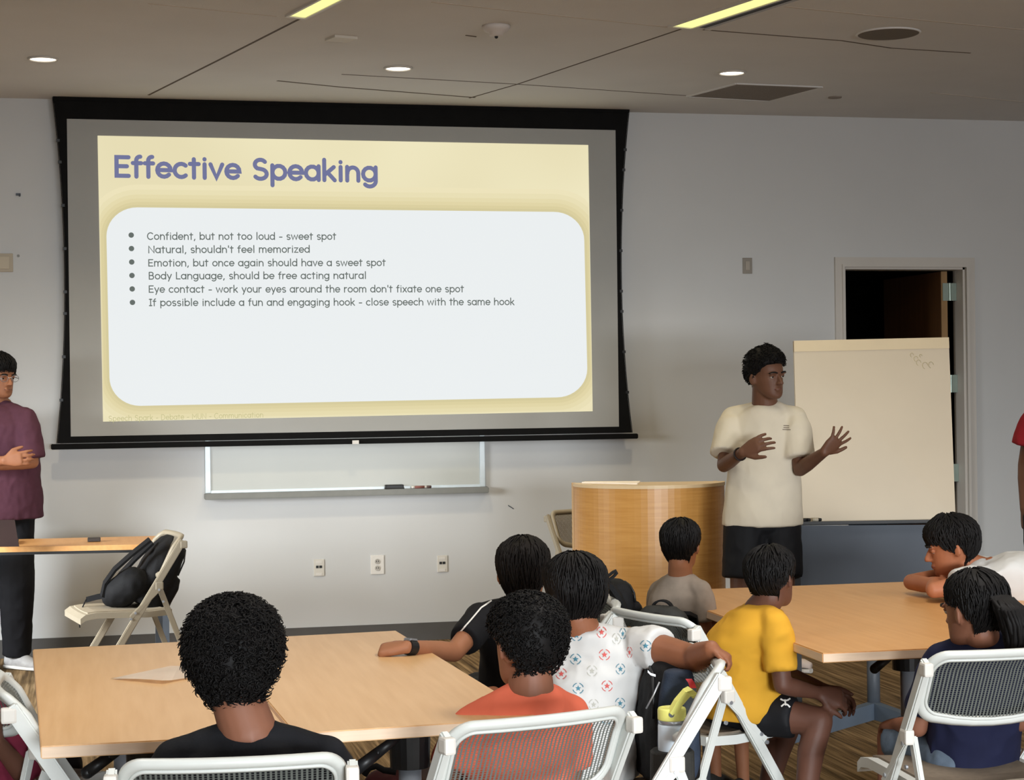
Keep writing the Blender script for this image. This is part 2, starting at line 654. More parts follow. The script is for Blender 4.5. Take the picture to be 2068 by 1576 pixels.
# recessed downlights
for (px, py, lab) in ((87, 118, 'round recessed ceiling light above the far corner left of the projection screen'), (804, 137, 'round recessed ceiling light above the middle of the projection screen'), (1478, 146, 'round recessed ceiling light beside the square air grille')):
    p = at_ceiling(px, py)
    t = thing('ceiling_light', lab, 'light', p, 'round recessed ceiling lights')
    b = B()
    ring = [p + Vector((0.071 * math.cos(a), 0.071 * math.sin(a), -0.003)) for a in [2 * math.pi * k / 40 for k in range(40)]]
    tube(b, ring, 0.007, 8, closed=True)
    obj('trim_ring', b, M_TRIM, t, smooth=True)
    b = B(); disc(b, p + Vector((0, 0, -0.003)), 0.066, 0.002, 40)
    obj('lens', b, glow('warm_lamp', (255, 246, 226), 4.0), t)
    l = bpy.data.lights.new('downlight', 'SPOT'); l.energy = 68; l.spot_size = math.radians(115); l.spot_blend = 0.9; l.color = (1.0, 0.83, 0.57); l.shadow_soft_size = 0.06
    lo = bpy.data.objects.new('downlight', l); col.objects.link(lo); lo.parent = t; lo.location = (0, 0, -0.03)

# linear fixtures
seam_d = (PZ(605, 38, ZC) - PZ(300, 192, ZC)).normalized()
for (pl, pr, lab, slot) in (((585, 28), (616, 32), 'yellow strip light in the ceiling above the projection screen', False), ((1359, 49), (1397, 53), 'yellow strip light beside a dark slot in the ceiling near the round grey speaker', True)):
    P, Q = at_ceiling(*pl), at_ceiling(*pr)
    x = (Q - P)
    wx = x.length
    x = x / wx
    e = seam_d * 1.25
    t = thing('strip_light', lab, 'light', P, 'yellow strip lights')
    dz = Vector((0, 0, -1))
    b = B(); prism(b, [P + dz * .004, Q + dz * .004, Q + e + dz * .004, P + e + dz * .004], dz * 0.004)
    obj('diffuser', b, glow('yellow_tube', (255, 250, 160), 1.15), t)
    b = B()
    for s0, s1 in ((P - x * 0.012, P), (Q, Q + x * 0.014)):
        prism(b, [s0 - seam_d * .03, s1 - seam_d * .03, s1 + e, s0 + e], dz * 0.012)
    prism(b, [P - seam_d * .03, Q - seam_d * .03, Q - seam_d * 0.005, P - seam_d * 0.005], dz * 0.012)
    obj('fixture_trim', b, M_CAPW, t)
    if slot:
        b = B(); prism(b, [Q + x * 0.03, Q + x * 0.075, Q + x * 0.075 + e, Q + x * 0.03 + e], dz * 0.003)
        obj('air_slot', b, M_BLACKP, t)
        b = B(); prism(b, [Q + x * 0.075, Q + x * 0.105, Q + x * 0.105 + e, Q + x * 0.075 + e], dz * 0.012)
        obj('slot_trim', b, M_CEIL, t)
    mid = (P + Q) / 2 + e * 0.5
    area('strip_lamp', mid + dz * 0.03, mid + dz, 0.1, 1.1, 9, (1.0, 0.9, 0.6))

# smoke detector
p = at_ceiling(1002, 52)
t = thing('smoke_detector', 'white dome smoke detector on the ceiling between the two strip lights', 'smoke detector', p)
b = B(); loft(b, [(p + Vector((0, 0, -z)), Vector((r, 0, 0)), Vector((0, r, 0))) for r, z in ((.066, 0), (.066, .012), (.055, .026), (.036, .034), (.032, .046), (.02, .05))], 28)
obj('housing', b, M_CEIL if False else mat('detector_plastic', (205, 198, 192), 0.5, 0.02), t, smooth=True)
b = B(); ball(b, p + Vector((0.0, 0, -.052)), 0.009); obj('sensor', b, M_BLACKP, t)
# ceiling speaker
p = at_ceiling(1794, 67)
t = thing('ceiling_speaker', 'large round grey speaker grille in the ceiling', 'speaker', p)
b = B(); loft(b, [(p + Vector((0, 0, -z)), Vector((r, 0, 0)), Vector((0, r, 0))) for r, z in ((.148, 0), (.148, .004), (.14, .008))], 48)
obj('grille', b, mat('speaker_mesh', (112, 104, 94), 0.9, 0.25, 500), t, smooth=False)
b = B(); tube(b, [p + Vector((0.15 * math.cos(2 * math.pi * k / 48), 0.15 * math.sin(2 * math.pi * k / 48), -0.002)) for k in range(48)], 0.006, 6, closed=True); obj('rim', b, M_CEIL, t, smooth=True)
# square return grille
qs = [at_ceiling(*q) for q in ((1387, 194), (1487, 168), (1660, 175), (1553, 203))]
t = thing('air_grille', 'square grey perforated air grille in the ceiling by the front wall', 'vent', qs[0])
b = B(); prism(b, qs, (0, 0, -0.004)); obj('grille_face', b, mat('perforated_grey', (128, 120, 112), 0.9, 0.3, 400), t)
b = B()
for i in range(4):
    P, Q = qs[i], qs[(i + 1) % 4]
    d = (Q - P).normalized(); n = Vector((-d.y, d.x, 0)) * 0.008
    prism(b, [P + n, P - n, Q - n, Q + n], (0, 0, -0.007))
obj('grille_frame', b, M_CEIL, t)
# small pieces on the ceiling
p = at_ceiling(690, 76)
b = B(); prism(b, [at_ceiling(*q) for q in ((656, 78), (676, 70), (722, 74), (700, 82))], (0, 0, -0.012)); tag(obj('exit_plate', b, mat('pale_plate', (206, 200, 188), 0.6, 0.03), origin=p), 'small pale square plate on the ceiling below the strip light over the screen', 'ceiling plate')
bpy.data.objects['exit_plate'].name = 'ceiling_plate'
p = at_ceiling(1686, 196)
b = B(); disc(b, p + Vector((0, 0, -0.006)), 0.04, 0.006, 24); tag(obj('sprinkler_cover', b, mat('cover_plastic', (140, 130, 120), 0.7, 0.03), origin=p, smooth=False), 'small round sprinkler cover in the ceiling right of the square air grille', 'sprinkler')
p = at_ceiling(950, 72)
b = B(); bar(b, at_ceiling(940, 71), at_ceiling(962, 74), (0, .006, 0), (0, 0, .002)); tag(obj('ceiling_mark', b, M_SEAM, origin=p), 'short dark scuff on the ceiling beside the smoke detector', 'mark')


# ------------------------------------------------------------------ projection screen
YS = YW - 0.10


def S(px, py, d=0.0):
    return PY(px, py, YS - d)


t = thing('projection_screen', 'large pull-down projection screen with black border showing a slide on speaking', 'projection screen', S(690, 540))


def edge_curve(p0, p1, sag, n=16):
    """side of a tab-tensioned screen: bows inwards"""
    return [Vector(p0).lerp(Vector(p1), i / n) + Vector((sag * 4 * (i / n) * (1 - i / n), 0, 0)) for i in range(n + 1)]


tl, tr, bl, br = S(107, 196), S(1270, 221), S(116, 896), S(1276, 874)
lft = edge_curve(tl, bl, S(131, 500).x - (tl.x + bl.x) / 2 + 0.0)
rgt = edge_curve(tr, br, S(1254, 560).x - (tr.x + br.x) / 2)
b = B()
TB = 0.004
for i in range(16):
    prism(b, [lft[i], rgt[i], rgt[i + 1], lft[i + 1]], (0, TB, 0))
bmesh.ops.remove_doubles(b, verts=b.verts, dist=1e-5)
obj('border_fabric', b, M_SCRB, t)
b = B(); prism(b, [S(135, 240, .002), S(1243, 263, .002), S(1250, 862, .002), S(143, 882, .002)], (0, .002, 0)); obj('viewing_surface', b, M_SCRG, t)
b = B(); bar(b, S(103, 903, -.01) , S(1287, 881, -.01), (0, .022, 0), (0, 0, .0155), bevel=0.004); obj('bottom_bar', b, M_SCRB, t)
b = B(); box(b, S(712, 890, .03), S(724, 897, .012)); obj('bar_badge', b, M_CAPW, t)
b = B(); bar(b, tl + Vector((0.0, 0.045, 0.0)), tr + Vector((0.0, 0.045, 0.0)), (0, .05, 0), (0, 0, .02)); obj('case_lip', b, M_SCRB, t)
for side, ed, sg in (('l', lft, -1), ('r', rgt, 1)):
    top = ed[0] + Vector((sg * 0.004, 0, 0)); bot = S(113 if sg < 0 else 1278, 893 if sg < 0 else 871) + Vector((sg * 0.01, 0, 0))
    b = B(); tube(b, [q_ + Vector((sg * .003, 0, 0)) for q_ in ed], .0025, 6); obj('tension_cord', b, M_BLACKP, t)
    for k in range(1, 9):
        p = ed[0].lerp(ed[-1], (k + 0.3) / 9.3); i = min(15, int((k + .3) / 9.3 * 16))
        q = ed[i]
        b = B(); box(b, (q.x - .010, q.y - .004, q.z - .008), (q.x + .010, q.y + .006, q.z + .008)); obj('cord_tab', b, M_BLACKP, t)

# the projected slide
SQ = [S(197, 274, .004), S(1188, 293, .004), S(1197, 831, .004), S(208, 852, .004)]
b = B()
v = [b.verts.new(q) for q in SQ]
vm = []
N = 24
b = B()
grid = [[None] * (N + 1) for _ in range(N + 1)]
for j in range(N + 1):
    for i in range(N + 1):
        s, q = i / N, j / N
        grid[j][i] = b.verts.new((SQ[0].lerp(SQ[1], s)).lerp(SQ[3].lerp(SQ[2], s), q))
for j in range(N):
    for i in range(N):
        b.faces.new((grid[j][i], grid[j + 1][i], grid[j + 1][i + 1], grid[j][i + 1]))


def slide_glow():
    """pale yellow page whose printed soft shadow darkens towards the white card"""
    m = bpy.data.materials.new('slide_yellow')
    m.use_nodes = True
    nt = m.node_tree
    bs = nt.nodes['Principled BSDF']
    bs.inputs['Base Color'].default_value = (.02, .02, .02, 1)
    bs.inputs['Roughness'].default_value = 1
    bs.inputs['Specular IOR Level'].default_value = 0
    tc = nt.nodes.new('ShaderNodeTexCoord')
    n = nt.nodes.new('ShaderNodeTexNoise')
    n.inputs['Scale'].default_value = 0.9
    n.inputs['Detail'].default_value = 1
    nt.links.new(tc.outputs['Object'], n.inputs['Vector'])
    r = nt.nodes.new('ShaderNodeValToRGB')
    r.color_ramp.elements[0].position = .35
    r.color_ramp.elements[0].color = L3((232, 222, 182))
    r.color_ramp.elements[1].position = .65
    r.color_ramp.elements[1].color = L3((242, 234, 196))
    nt.links.new(n.outputs[0], r.inputs[0])
    nt.links.new(r.outputs[0], bs.inputs['Emission Color'])
    bs.inputs['Emission Strength'].default_value = 0.98
    return m


slide = obj('slide', b, slide_glow(), t)


def poly_strip(bm, outer, inner, mi=0):
    n = len(outer)
    a = [bm.verts.new(p) for p in outer]
    c = [bm.verts.new(p) for p in inner]
    for i in range(n):
        bm.faces.new((a[i], a[(i + 1) % n], c[(i + 1) % n], c[i])).material_index = mi


def card_outline(grow, d):
    cs = [((215, 419), (1, 0), (0, 1)), ((1180, 428), (-1, 0), (0, 1)), ((1186, 803), (-1, 0), (0, -1)), ((221, 820), (1, 0), (0, -1))]
    rx, ry = 62, 58
    out = []
    for k, ((x, y), ax, ay) in enumerate(cs):
        c0 = (x + ax[0] * rx, y + ay[1] * ry)
        for i in range(11):
            a = math.pi / 2 * i / 10
            if k in (1, 3):
                a = math.pi / 2 - a
            ca, sa = math.cos(a), math.sin(a)
            out.append(S(c0[0] - ax[0] * (rx + grow) * ca, c0[1] - ay[1] * (ry + grow) * sa, d))
    return out


def absorb(dst, objs):
    """printed pattern becomes faces of the surface that carries it"""
    bm = bmesh.new(); bm.from_mesh(dst.data)
    for o in objs:
        dst.data.materials.append(o.data.materials[0])
        n0 = len(bm.faces)
        bm.from_mesh(o.data)
        bm.faces.ensure_lookup_table()
        for f in bm.faces[n0:]:
            f.material_index = len(dst.data.materials) - 1
        me = o.data
        bpy.data.objects.remove(o); bpy.data.meshes.remove(me)
    bm.to_mesh(dst.data); bm.free()


shadows = []
# printed soft shadow round the card: rings of slightly darker yellow
cols = [(238, 228, 188), (234, 224, 182), (230, 219, 174), (226, 214, 167), (220, 208, 160), (214, 203, 156)]
gs = [46, 36, 26, 18, 11, 5, 0]
for k in range(6):
    b = B(); o1 = card_outline(gs[k], .005); o2 = card_outline(gs[k + 1], .005)
    lim = [S(198, 276, .005), S(1196, 830, .005)]

    def cl(p):
        f = (p.z - SQ[3].z) / (SQ[0].z - SQ[3].z)
        xl = SQ[3].x + (SQ[0].x - SQ[3].x) * f + .003; xr = SQ[2].x + (SQ[1].x - SQ[2].x) * f - .003
        g = (p.x - SQ[0].x) / (SQ[1].x - SQ[0].x)
        zb = SQ[3].z + (SQ[2].z - SQ[3].z) * g + .003
        return Vector((min(max(p.x, xl), xr), p.y, max(p.z, zb)))
    poly_strip(b, [cl(p) for p in o1], [cl(p) for p in o2])
    bmesh.ops.remove_doubles(b, verts=b.verts, dist=1e-5)
    shadows.append(obj('card_shadow', b, glow('slide_yellow_%d' % k, cols[k], 0.98), slide))
b = B()
ov = [b.verts.new(p) for p in card_outline(0, .006)]
b.faces.new(ov)
card = obj('card', b, glow('slide_white', (234, 238, 239), 1.0), slide)


# stroke lettering: geometric rounded sans, x-height .5, capitals .7
def arc(cx, cy, r, a0, a1, ry=None, n=14):
    ry = ry if ry is not None else r
    return [(cx + r * math.cos(math.radians(a0 + (a1 - a0) * i / n)), cy + ry * math.sin(math.radians(a0 + (a1 - a0) * i / n))) for i in range(n + 1)]


R = .235
GL = {
    'a': (.58, [arc(.27, .25, R, 0, 360), [(.505, .5), (.505, 0)]]),
    'b': (.58, [[(.07, .74), (.07, 0)], arc(.305, .25, R, 0, 360)]),
    'c': (.5, [arc(.28, .25, R, 48, 312)]),
    'd': (.58, [arc(.27, .25, R, 0, 360), [(.505, .74), (.505, 0)]]),
    'e': (.55, [[(.05, .25), (.51, .25)] + arc(.28, .25, R, 0, 318)[1:]]),
    'f': (.36, [[(.15, 0), (.15, .55)] + arc(.28, .57, .13, 180, 85, .14)[1:], [(.03, .48), (.32, .48)]]),
    'g': (.58, [arc(.27, .25, R, 0, 360), [(.505, .5), (.505, -.02)] + arc(.28, -.0, .225, 0, -140, .2)[1:]]),
    'h': (.56, [[(.07, .74), (.07, 0)], [(.07, .26)] + arc(.28, .27, .2, 180, 0, .21) + [(.48, 0)]]),
    'i': (.22, [[(.11, .49), (.11, 0)], [(.11, .66), (.11, .67)]]),
    'k': (.5, [[(.07, .74), (.07, 0)], [(.42, .48), (.09, .2)], [(.19, .28), (.45, 0)]]),
    'l': (.22, [[(.11, .74), (.11, 0)]]),
    'm': (.86, [[(.07, .5), (.07, 0)], [(.07, .26)] + arc(.25, .31, .17, 180, 0, .18) + [(.42, 0)], [(.42, .28)] + arc(.6, .31, .17, 180, 0, .18) + [(.77, 0)]]),
    'n': (.56, [[(.07, .5), (.07, 0)], [(.07, .26)] + arc(.28, .27, .2, 180, 0, .21) + [(.48, 0)]]),
    'o': (.56, [arc(.28, .25, R, 0, 360)]),
    'p': (.58, [[(.07, .5), (.07, -.22)], arc(.305, .25, R, 0, 360)]),
    'r': (.37, [[(.07, .5), (.07, 0)], [(.07, .24)] + arc(.27, .27, .2, 180, 75, .21)]),
    's': (.46, [arc(.23, .365, .16, 40, 250, .125)[:-1] + [(.23, .25)] + arc(.235, .125, .17, 80, -140, .12)]),
    't': (.38, [[(.17, .66), (.17, 0)], [(.03, .49), (.34, .49)]]),
    'u': (.56, [[(.07, .5), (.07, .23)] + arc(.28, .23, .2, 180, 360, .22)[1:], [(.48, .5), (.48, 0)]]),
    'v': (.5, [[(.04, .49), (.25, .01), (.46, .49)]]),
    'w': (.76, [[(.04, .49), (.2, .01), (.38, .46), (.56, .01), (.72, .49)]]),
    'x': (.5, [[(.05, .49), (.44, 0)], [(.44, .49), (.05, 0)]]),
    'y': (.5, [[(.04, .49), (.26, .02)], [(.46, .49), (.16, -.21)]]),
    'z': (.46, [[(.05, .48), (.4, .48), (.05, .02), (.42, .02)]]),
    'B': (.6, [[(.08, .7), (.08, 0), (.32, 0)] + arc(.33, .185, .19, -90, 90, .185)[1:] + [(.08, .37)], [(.08, .7), (.3, .7)] + arc(.3, .535, .17, 90, -90, .165)[1:]]),
    'C': (.68, [arc(.37, .35, .32, 45, 315, .345)]),
    'D': (.68, [[(.08, .7), (.08, 0), (.28, 0)] + arc(.28, .35, .33, -90, 90, .35)[1:] + [(.08, .7)]]),
    'E': (.56, [[(.5, .68), (.08, .68), (.08, .02), (.5, .02)], [(.08, .36), (.44, .36)]]),
    'I': (.34, [[(.17, .7), (.17, 0)], [(.04, .68), (.3, .68)], [(.04, .02), (.3, .02)]]),
    'L': (.5, [[(.08, .7), (.08, .02), (.46, .02)]]),
    'M': (.8, [[(.08, 0), (.08, .69), (.4, .25), (.72, .69), (.72, 0)]]),
    'N': (.7, [[(.08, 0), (.08, .69), (.62, .01), (.62, .7)]]),
    'S': (.6, [arc(.3, .52, .2, 35, 250, .17)[:-1] + [(.3, .36)] + arc(.3, .18, .225, 80, -145, .175)]),
    'U': (.66, [[(.08, .7), (.08, .26)] + arc(.33, .26, .25, 180, 360, .26)[1:] + [(.58, .7)]]),
    ',': (.22, [[(.13, .03), (.07, -.12)]]),
    '-': (.4, [[(.06, .25), (.34, .25)]]),
    "'": (.18, [[(.09, .72), (.09, .54)]]),
    ' ': (.3, []),
}


def stroke(bm, pts, wd, put):
    closed = len(pts) > 4 and (Vector(pts[0]) - Vector(pts[-1])).length < 1e-4
    P = [Vector((x, y)) for x, y in (pts[:-1] if closed else pts)]
    n = len(P)
    ns = []
    for i in range(n):
        a = P[(i - 1) % n] if (closed or i > 0) else None
        c = P[(i + 1) % n] if (closed or i < n - 1) else None
        d1 = (P[i] - a).normalized() if a is not None else None
        d2 = (c - P[i]).normalized() if c is not None else None
        if d1 is None:
            d1 = d2
        if d2 is None:
            d2 = d1
        m = d1 + d2
        m = m.normalized() if m.length > 1e-6 else d1
        k = max(0.55, m.dot(d2))
        ns.append(Vector((-m.y, m.x)) * (wd / 2 / k))
    L = [bm.verts.new(put(p + q)) for p, q in zip(P, ns)]
    Rr = [bm.verts.new(put(p - q)) for p, q in zip(P, ns)]
    for i in range(n if closed else n - 1):
        j = (i + 1) % n
        bm.faces.new((L[i], Rr[i], Rr[j], L[j]))
    if not closed:
        for e in (P[0], P[-1]):
            bm.faces.new([bm.verts.new(put(e + Vector((wd / 2 * math.cos(a), wd / 2 * math.sin(a))))) for a in [2 * math.pi * k / 12 for k in range(12)]])


def write(name, text, x0, y0, x1, y1, hpx, wd, m, parent, d, gap=.055):
    """text on a base line between two photo points of the screen plane; hpx = x-height in px there"""
    total = sum(GL[c][0] + gap for c in text) - gap
    A, Bp = S(x0, y0, d), S(x1, y1, d)
    ex = (Bp - A) / total
    ezl = (S(x0, y0 - hpx, d) - A).length / .5
    ez = Vector((0, 0, ezl))
    b = B()
    cx = 0.0
    for c in text:
        w_, st = GL[c]
        for s in st:
            stroke(b, s, wd, lambda p, cx=cx: A + ex * (p.x + cx) + ez * p.y)
        cx += w_ + gap
    return obj(name, b, m, parent)


M_TITLE = glow('slide_title', (112, 116, 154), 1.0)
M_BUL = glow('slide_text', (100, 108, 104), 1.0)
M_FOOT = glow('slide_footer', (196, 190, 140), 1.0)
shadows.append(write('title_text', 'Effective Speaking', 231, 356, 763, 366, 28.5, .15, M_TITLE, slide, .0075, .06))
bullets = []
LINES = [("Confident, but not too loud - sweet spot", 297, 484, 679, 484), ("Natural, shouldn't feel memorized", 299, 511, 626, 510), ("Emotion, but once again should have a sweet spot", 299, 538, 779, 537),
         ("Body Language, should be free acting natural", 300, 564, 740, 563), ("Eye contact - work your eyes around the room don't fixate one spot", 300, 591, 937, 590), ("If possible include a fun and engaging hook - close speech with the same hook", 301, 618, 1039, 616)]
for k, (tx, x0, y0, x1, y1) in enumerate(LINES):
    bullets.append(write('bullet_text', tx, x0, y0, x1, y1, 9.8, .108, M_BUL, slide, .0075))
    b = B()
    c = S(265 + k * .5, 475 + 27.2 * k, .0075)
    b.faces.new([b.verts.new(c + Vector((.0155 * math.cos(2 * math.pi * i / 20), 0, .0155 * math.sin(2 * math.pi * i / 20)))) for i in range(20)])
    bullets.append(obj('bullet', b, M_BUL, slide))
shadows.append(write('footer_text', 'Speech Spark - Debate - MUN - Communication', 219, 851, 532, 843, 7.5, .08, M_FOOT, slide, .0075))
absorb(slide, shadows)
absorb(card, bullets)


# ------------------------------------------------------------------ wall things
def W(px, py, d=0.0):
    return PY(px, py, YW - d)


t = thing('whiteboard', 'low wide wall whiteboard with grey tray below the projection screen', 'whiteboard', W(696, 1000))
x0, x1 = W(414, 990).x, W(979, 985).x
zt, zb = 2.2, W(600, 992).z
b = B(); box(b, (x0 + .02, YW - .012, zb), (x1 - .02, YW, zt)); obj('writing_surface', b, M_WB, t)
for xa in (x0, x1 - .034):
    b = B(); box(b, (xa, YW - .022, zb), (xa + .034, YW, zt), bevel=.003); obj('side_frame', b, M_ALU, t)
b = B(); box(b, (x0, YW - .02, zb), (x1, YW, zb + .015)); obj('bottom_frame', b, M_ALU, t)
b = B(); bar(b, (x0 - .005, YW - .035, zb - .018), (x1 + .012, YW - .035, zb - .018), (0, .035, 0), (0, 0, .018), bevel=.004); obj('marker_tray', b, M_ALUD, t)
p = W(797, 985, .05); z = zb
b = B(); box(b, (p.x - .055, YW - .06, z), (p.x + .055, YW - .015, z + .026), bevel=.005)
t = thing('board_eraser', 'black felt eraser lying on the grey whiteboard tray', 'eraser', (p.x, YW - .04, z))
obj('handle', b, M_BLACKP, t)
b = B(); box(b, (p.x - .057, YW - .062, z), (p.x + .057, YW - .013, z + .008)); obj('felt', b, M_GREYC, t)
for (px, ln, m, lab) in ((847, .06, mat('red_brown_plastic', (132, 84, 76), .5), 'dull red marker on the whiteboard tray right of the eraser'), (866, .028, mat('dark_marker', (84, 66, 62), .5), 'short dark marker at the end of the row on the whiteboard tray')):
    p = W(px, 985, .04)
    t = thing('marker', lab, 'marker', (p.x, YW - .045, zb + .008), 'markers on the whiteboard tray')
    b = B(); cone(b, (p.x - ln / 2, YW - .045, zb + .008), (p.x + ln / 2, YW - .045, zb + .008), .008, .008, 12); obj('barrel', b, m, t, smooth=True)
    b = B(); cone(b, (p.x - ln / 2 - .02, YW - .045, zb + .008), (p.x - ln / 2, YW - .045, zb + .008), .007, .0082, 12); obj('cap', b, M_CAPW, t, smooth=True)

M_PLATE = mat('outlet_plate', (206, 202, 192), .45, .02)
for (px, py, kind, lab) in ((644, 1147, 'd', 'data socket plate under the whiteboard, at the left of the row of three'), (762, 1141, 'p', 'white mains socket plate in the middle of the row under the whiteboard'), (893, 1139, 'd', 'data socket plate under the whiteboard, at the right of the row of three')):
    c = W(px, py)
    t = thing('wall_socket', lab, 'socket', c, 'wall sockets under the whiteboard')
    hw, hh = (.031, .05) if kind == 'd' else (.04, .057)
    b = B(); box(b, (c.x - hw, YW - .006, c.z - hh), (c.x + hw, YW, c.z + hh), bevel=.002); obj('cover_plate', b, M_PLATE if kind == 'd' else mat('bright_plate', (222, 219, 212), .45, .02), t)
    if kind == 'd':
        for s in (-1, 1):
            b = B(); box(b, (c.x + s * .010 - .008, YW - .008, c.z - .002), (c.x + s * .010 + .008, YW - .004, c.z + .013)); obj('jack', b, M_BLACKP, t)
        for z in (.034, -.038):
            b = B(); box(b, (c.x - .018, YW - .008, c.z + z - .008), (c.x + .018, YW - .004, c.z + z + .008)); obj('label_strip', b, M_CAPW, t)
    else:
        for z in (.02, -.02):
            b = B(); disc(b, (c.x, YW - .009, c.z + z), .016, .004, 20, axis=(0, 1, 0)); obj('receptacle', b, mat('grey_receptacle', (176, 172, 164), .5), t)
            for s in (-1, 1):
                b2 = B(); box(b2, (c.x + s * .006 - .0015, YW - .0105, c.z + z - .003), (c.x + s * .006 + .0015, YW - .008, c.z + z + .006)); obj('slot', b2, M_BLACKP, t)
c = W(1509, 537)
t = thing('light_switch', 'grey wall switch plate between the screen and the doorway', 'switch', c)
b = B(); box(b, (c.x - .031, YW - .007, c.z - .05), (c.x + .031, YW, c.z + .05), bevel=.002); obj('cover_plate', b, mat('steel_plate', (142, 136, 126), .5, .05), t)
b = B(); box(b, (c.x - .014, YW - .011, c.z - .028), (c.x + .014, YW - .006, c.z + .028), bevel=.002); obj('rocker', b, mat('switch_rocker', (164, 156, 144), .5, .03), t)
c = W(6, 531)
t = thing('thermostat', 'beige wall plate beside the left edge of the projection screen', 'wall plate', c)
b = B(); box(b, (c.x - .06, YW - .012, c.z - .053), (c.x + .056, YW, c.z + .053), bevel=.003); obj('cover_plate', b, mat('beige_plate', (176, 164, 144), .5, .03), t)
b = B(); box(b, (c.x - .045, YW - .018, c.z - .036), (c.x + .036, YW - .011, c.z + .036), bevel=.003); obj('inner_panel', b, mat('beige_plate2', (188, 176, 154), .5, .03), t)
c = W(37, 394)
b = B(); box(b, (c.x - .013, YW - .012, c.z - .004), (c.x + .013, YW, c.z + .009)); cone(b, (c.x + .008, YW - .012, c.z - .01), (c.x + .008, YW - .012, c.z + .006), .004, .004, 8); tag(obj('wall_hook', b, M_SLATE, origin=c), 'tiny dark hook on the wall above the beige plate', 'hook')
c = W(37, 517)
b = B(); disc(b, (c.x, YW - .004, c.z), .008, .004, 12, axis=(0, 1, 0)); tag(obj('wall_screw', b, M_ALUD, origin=c), 'tiny screw in the wall beside the beige plate', 'screw')
c = W(1032, 1024)
b = B(); bar(b, W(1026, 1021, .001), W(1037, 1028, .001), (0, .001, 0), (0, 0, .003)); tag(obj('wall_mark', b, M_SLATE, origin=c), 'short dark scuff on the wall below the right end of the whiteboard', 'mark')


# ------------------------------------------------------------------ folding chairs
def rrect(hw, z0, z1, r, drop, n=8):
    """rounded rectangle outline (x, z); the lower side bows down by drop"""
    out = []
    for cx, cz, a0 in ((hw - r, z1 - r, 0), (-hw + r, z1 - r, 90), (-hw + r, z0 + r, 180), (hw - r, z0 + r, 270)):
        for i in range(n + 1):
            a = math.radians(a0 + 90 * i / n)
            out.append((cx + r * math.cos(a), cz + r * math.sin(a)))
        # a few points along the straight sides
    res = []
    for i, p in enumerate(out):
        q = out[(i + 1) % len(out)]
        res.append(p)
        if i % (n + 1) == n:
            for k in range(1, 6):
                res.append((p[0] + (q[0] - p[0]) * k / 6, p[1] + (q[1] - p[1]) * k / 6))
    zm = (z0 + z1) / 2
    fin = []
    for x, z in res:
        if z < zm:
            z -= drop * (1 - (x / hw) ** 2) * min(1, (zm - z) / (zm - z0))
        fin.append((x, z))
    return fin


def backpos(x, z):
    y = -0.138 - 0.50 * (z - .585) - 0.7 * max(0, z - .76) ** 1.0 * 0.5
    return Vector((x, y - .028 * (1 - (x / .215) ** 2), z))


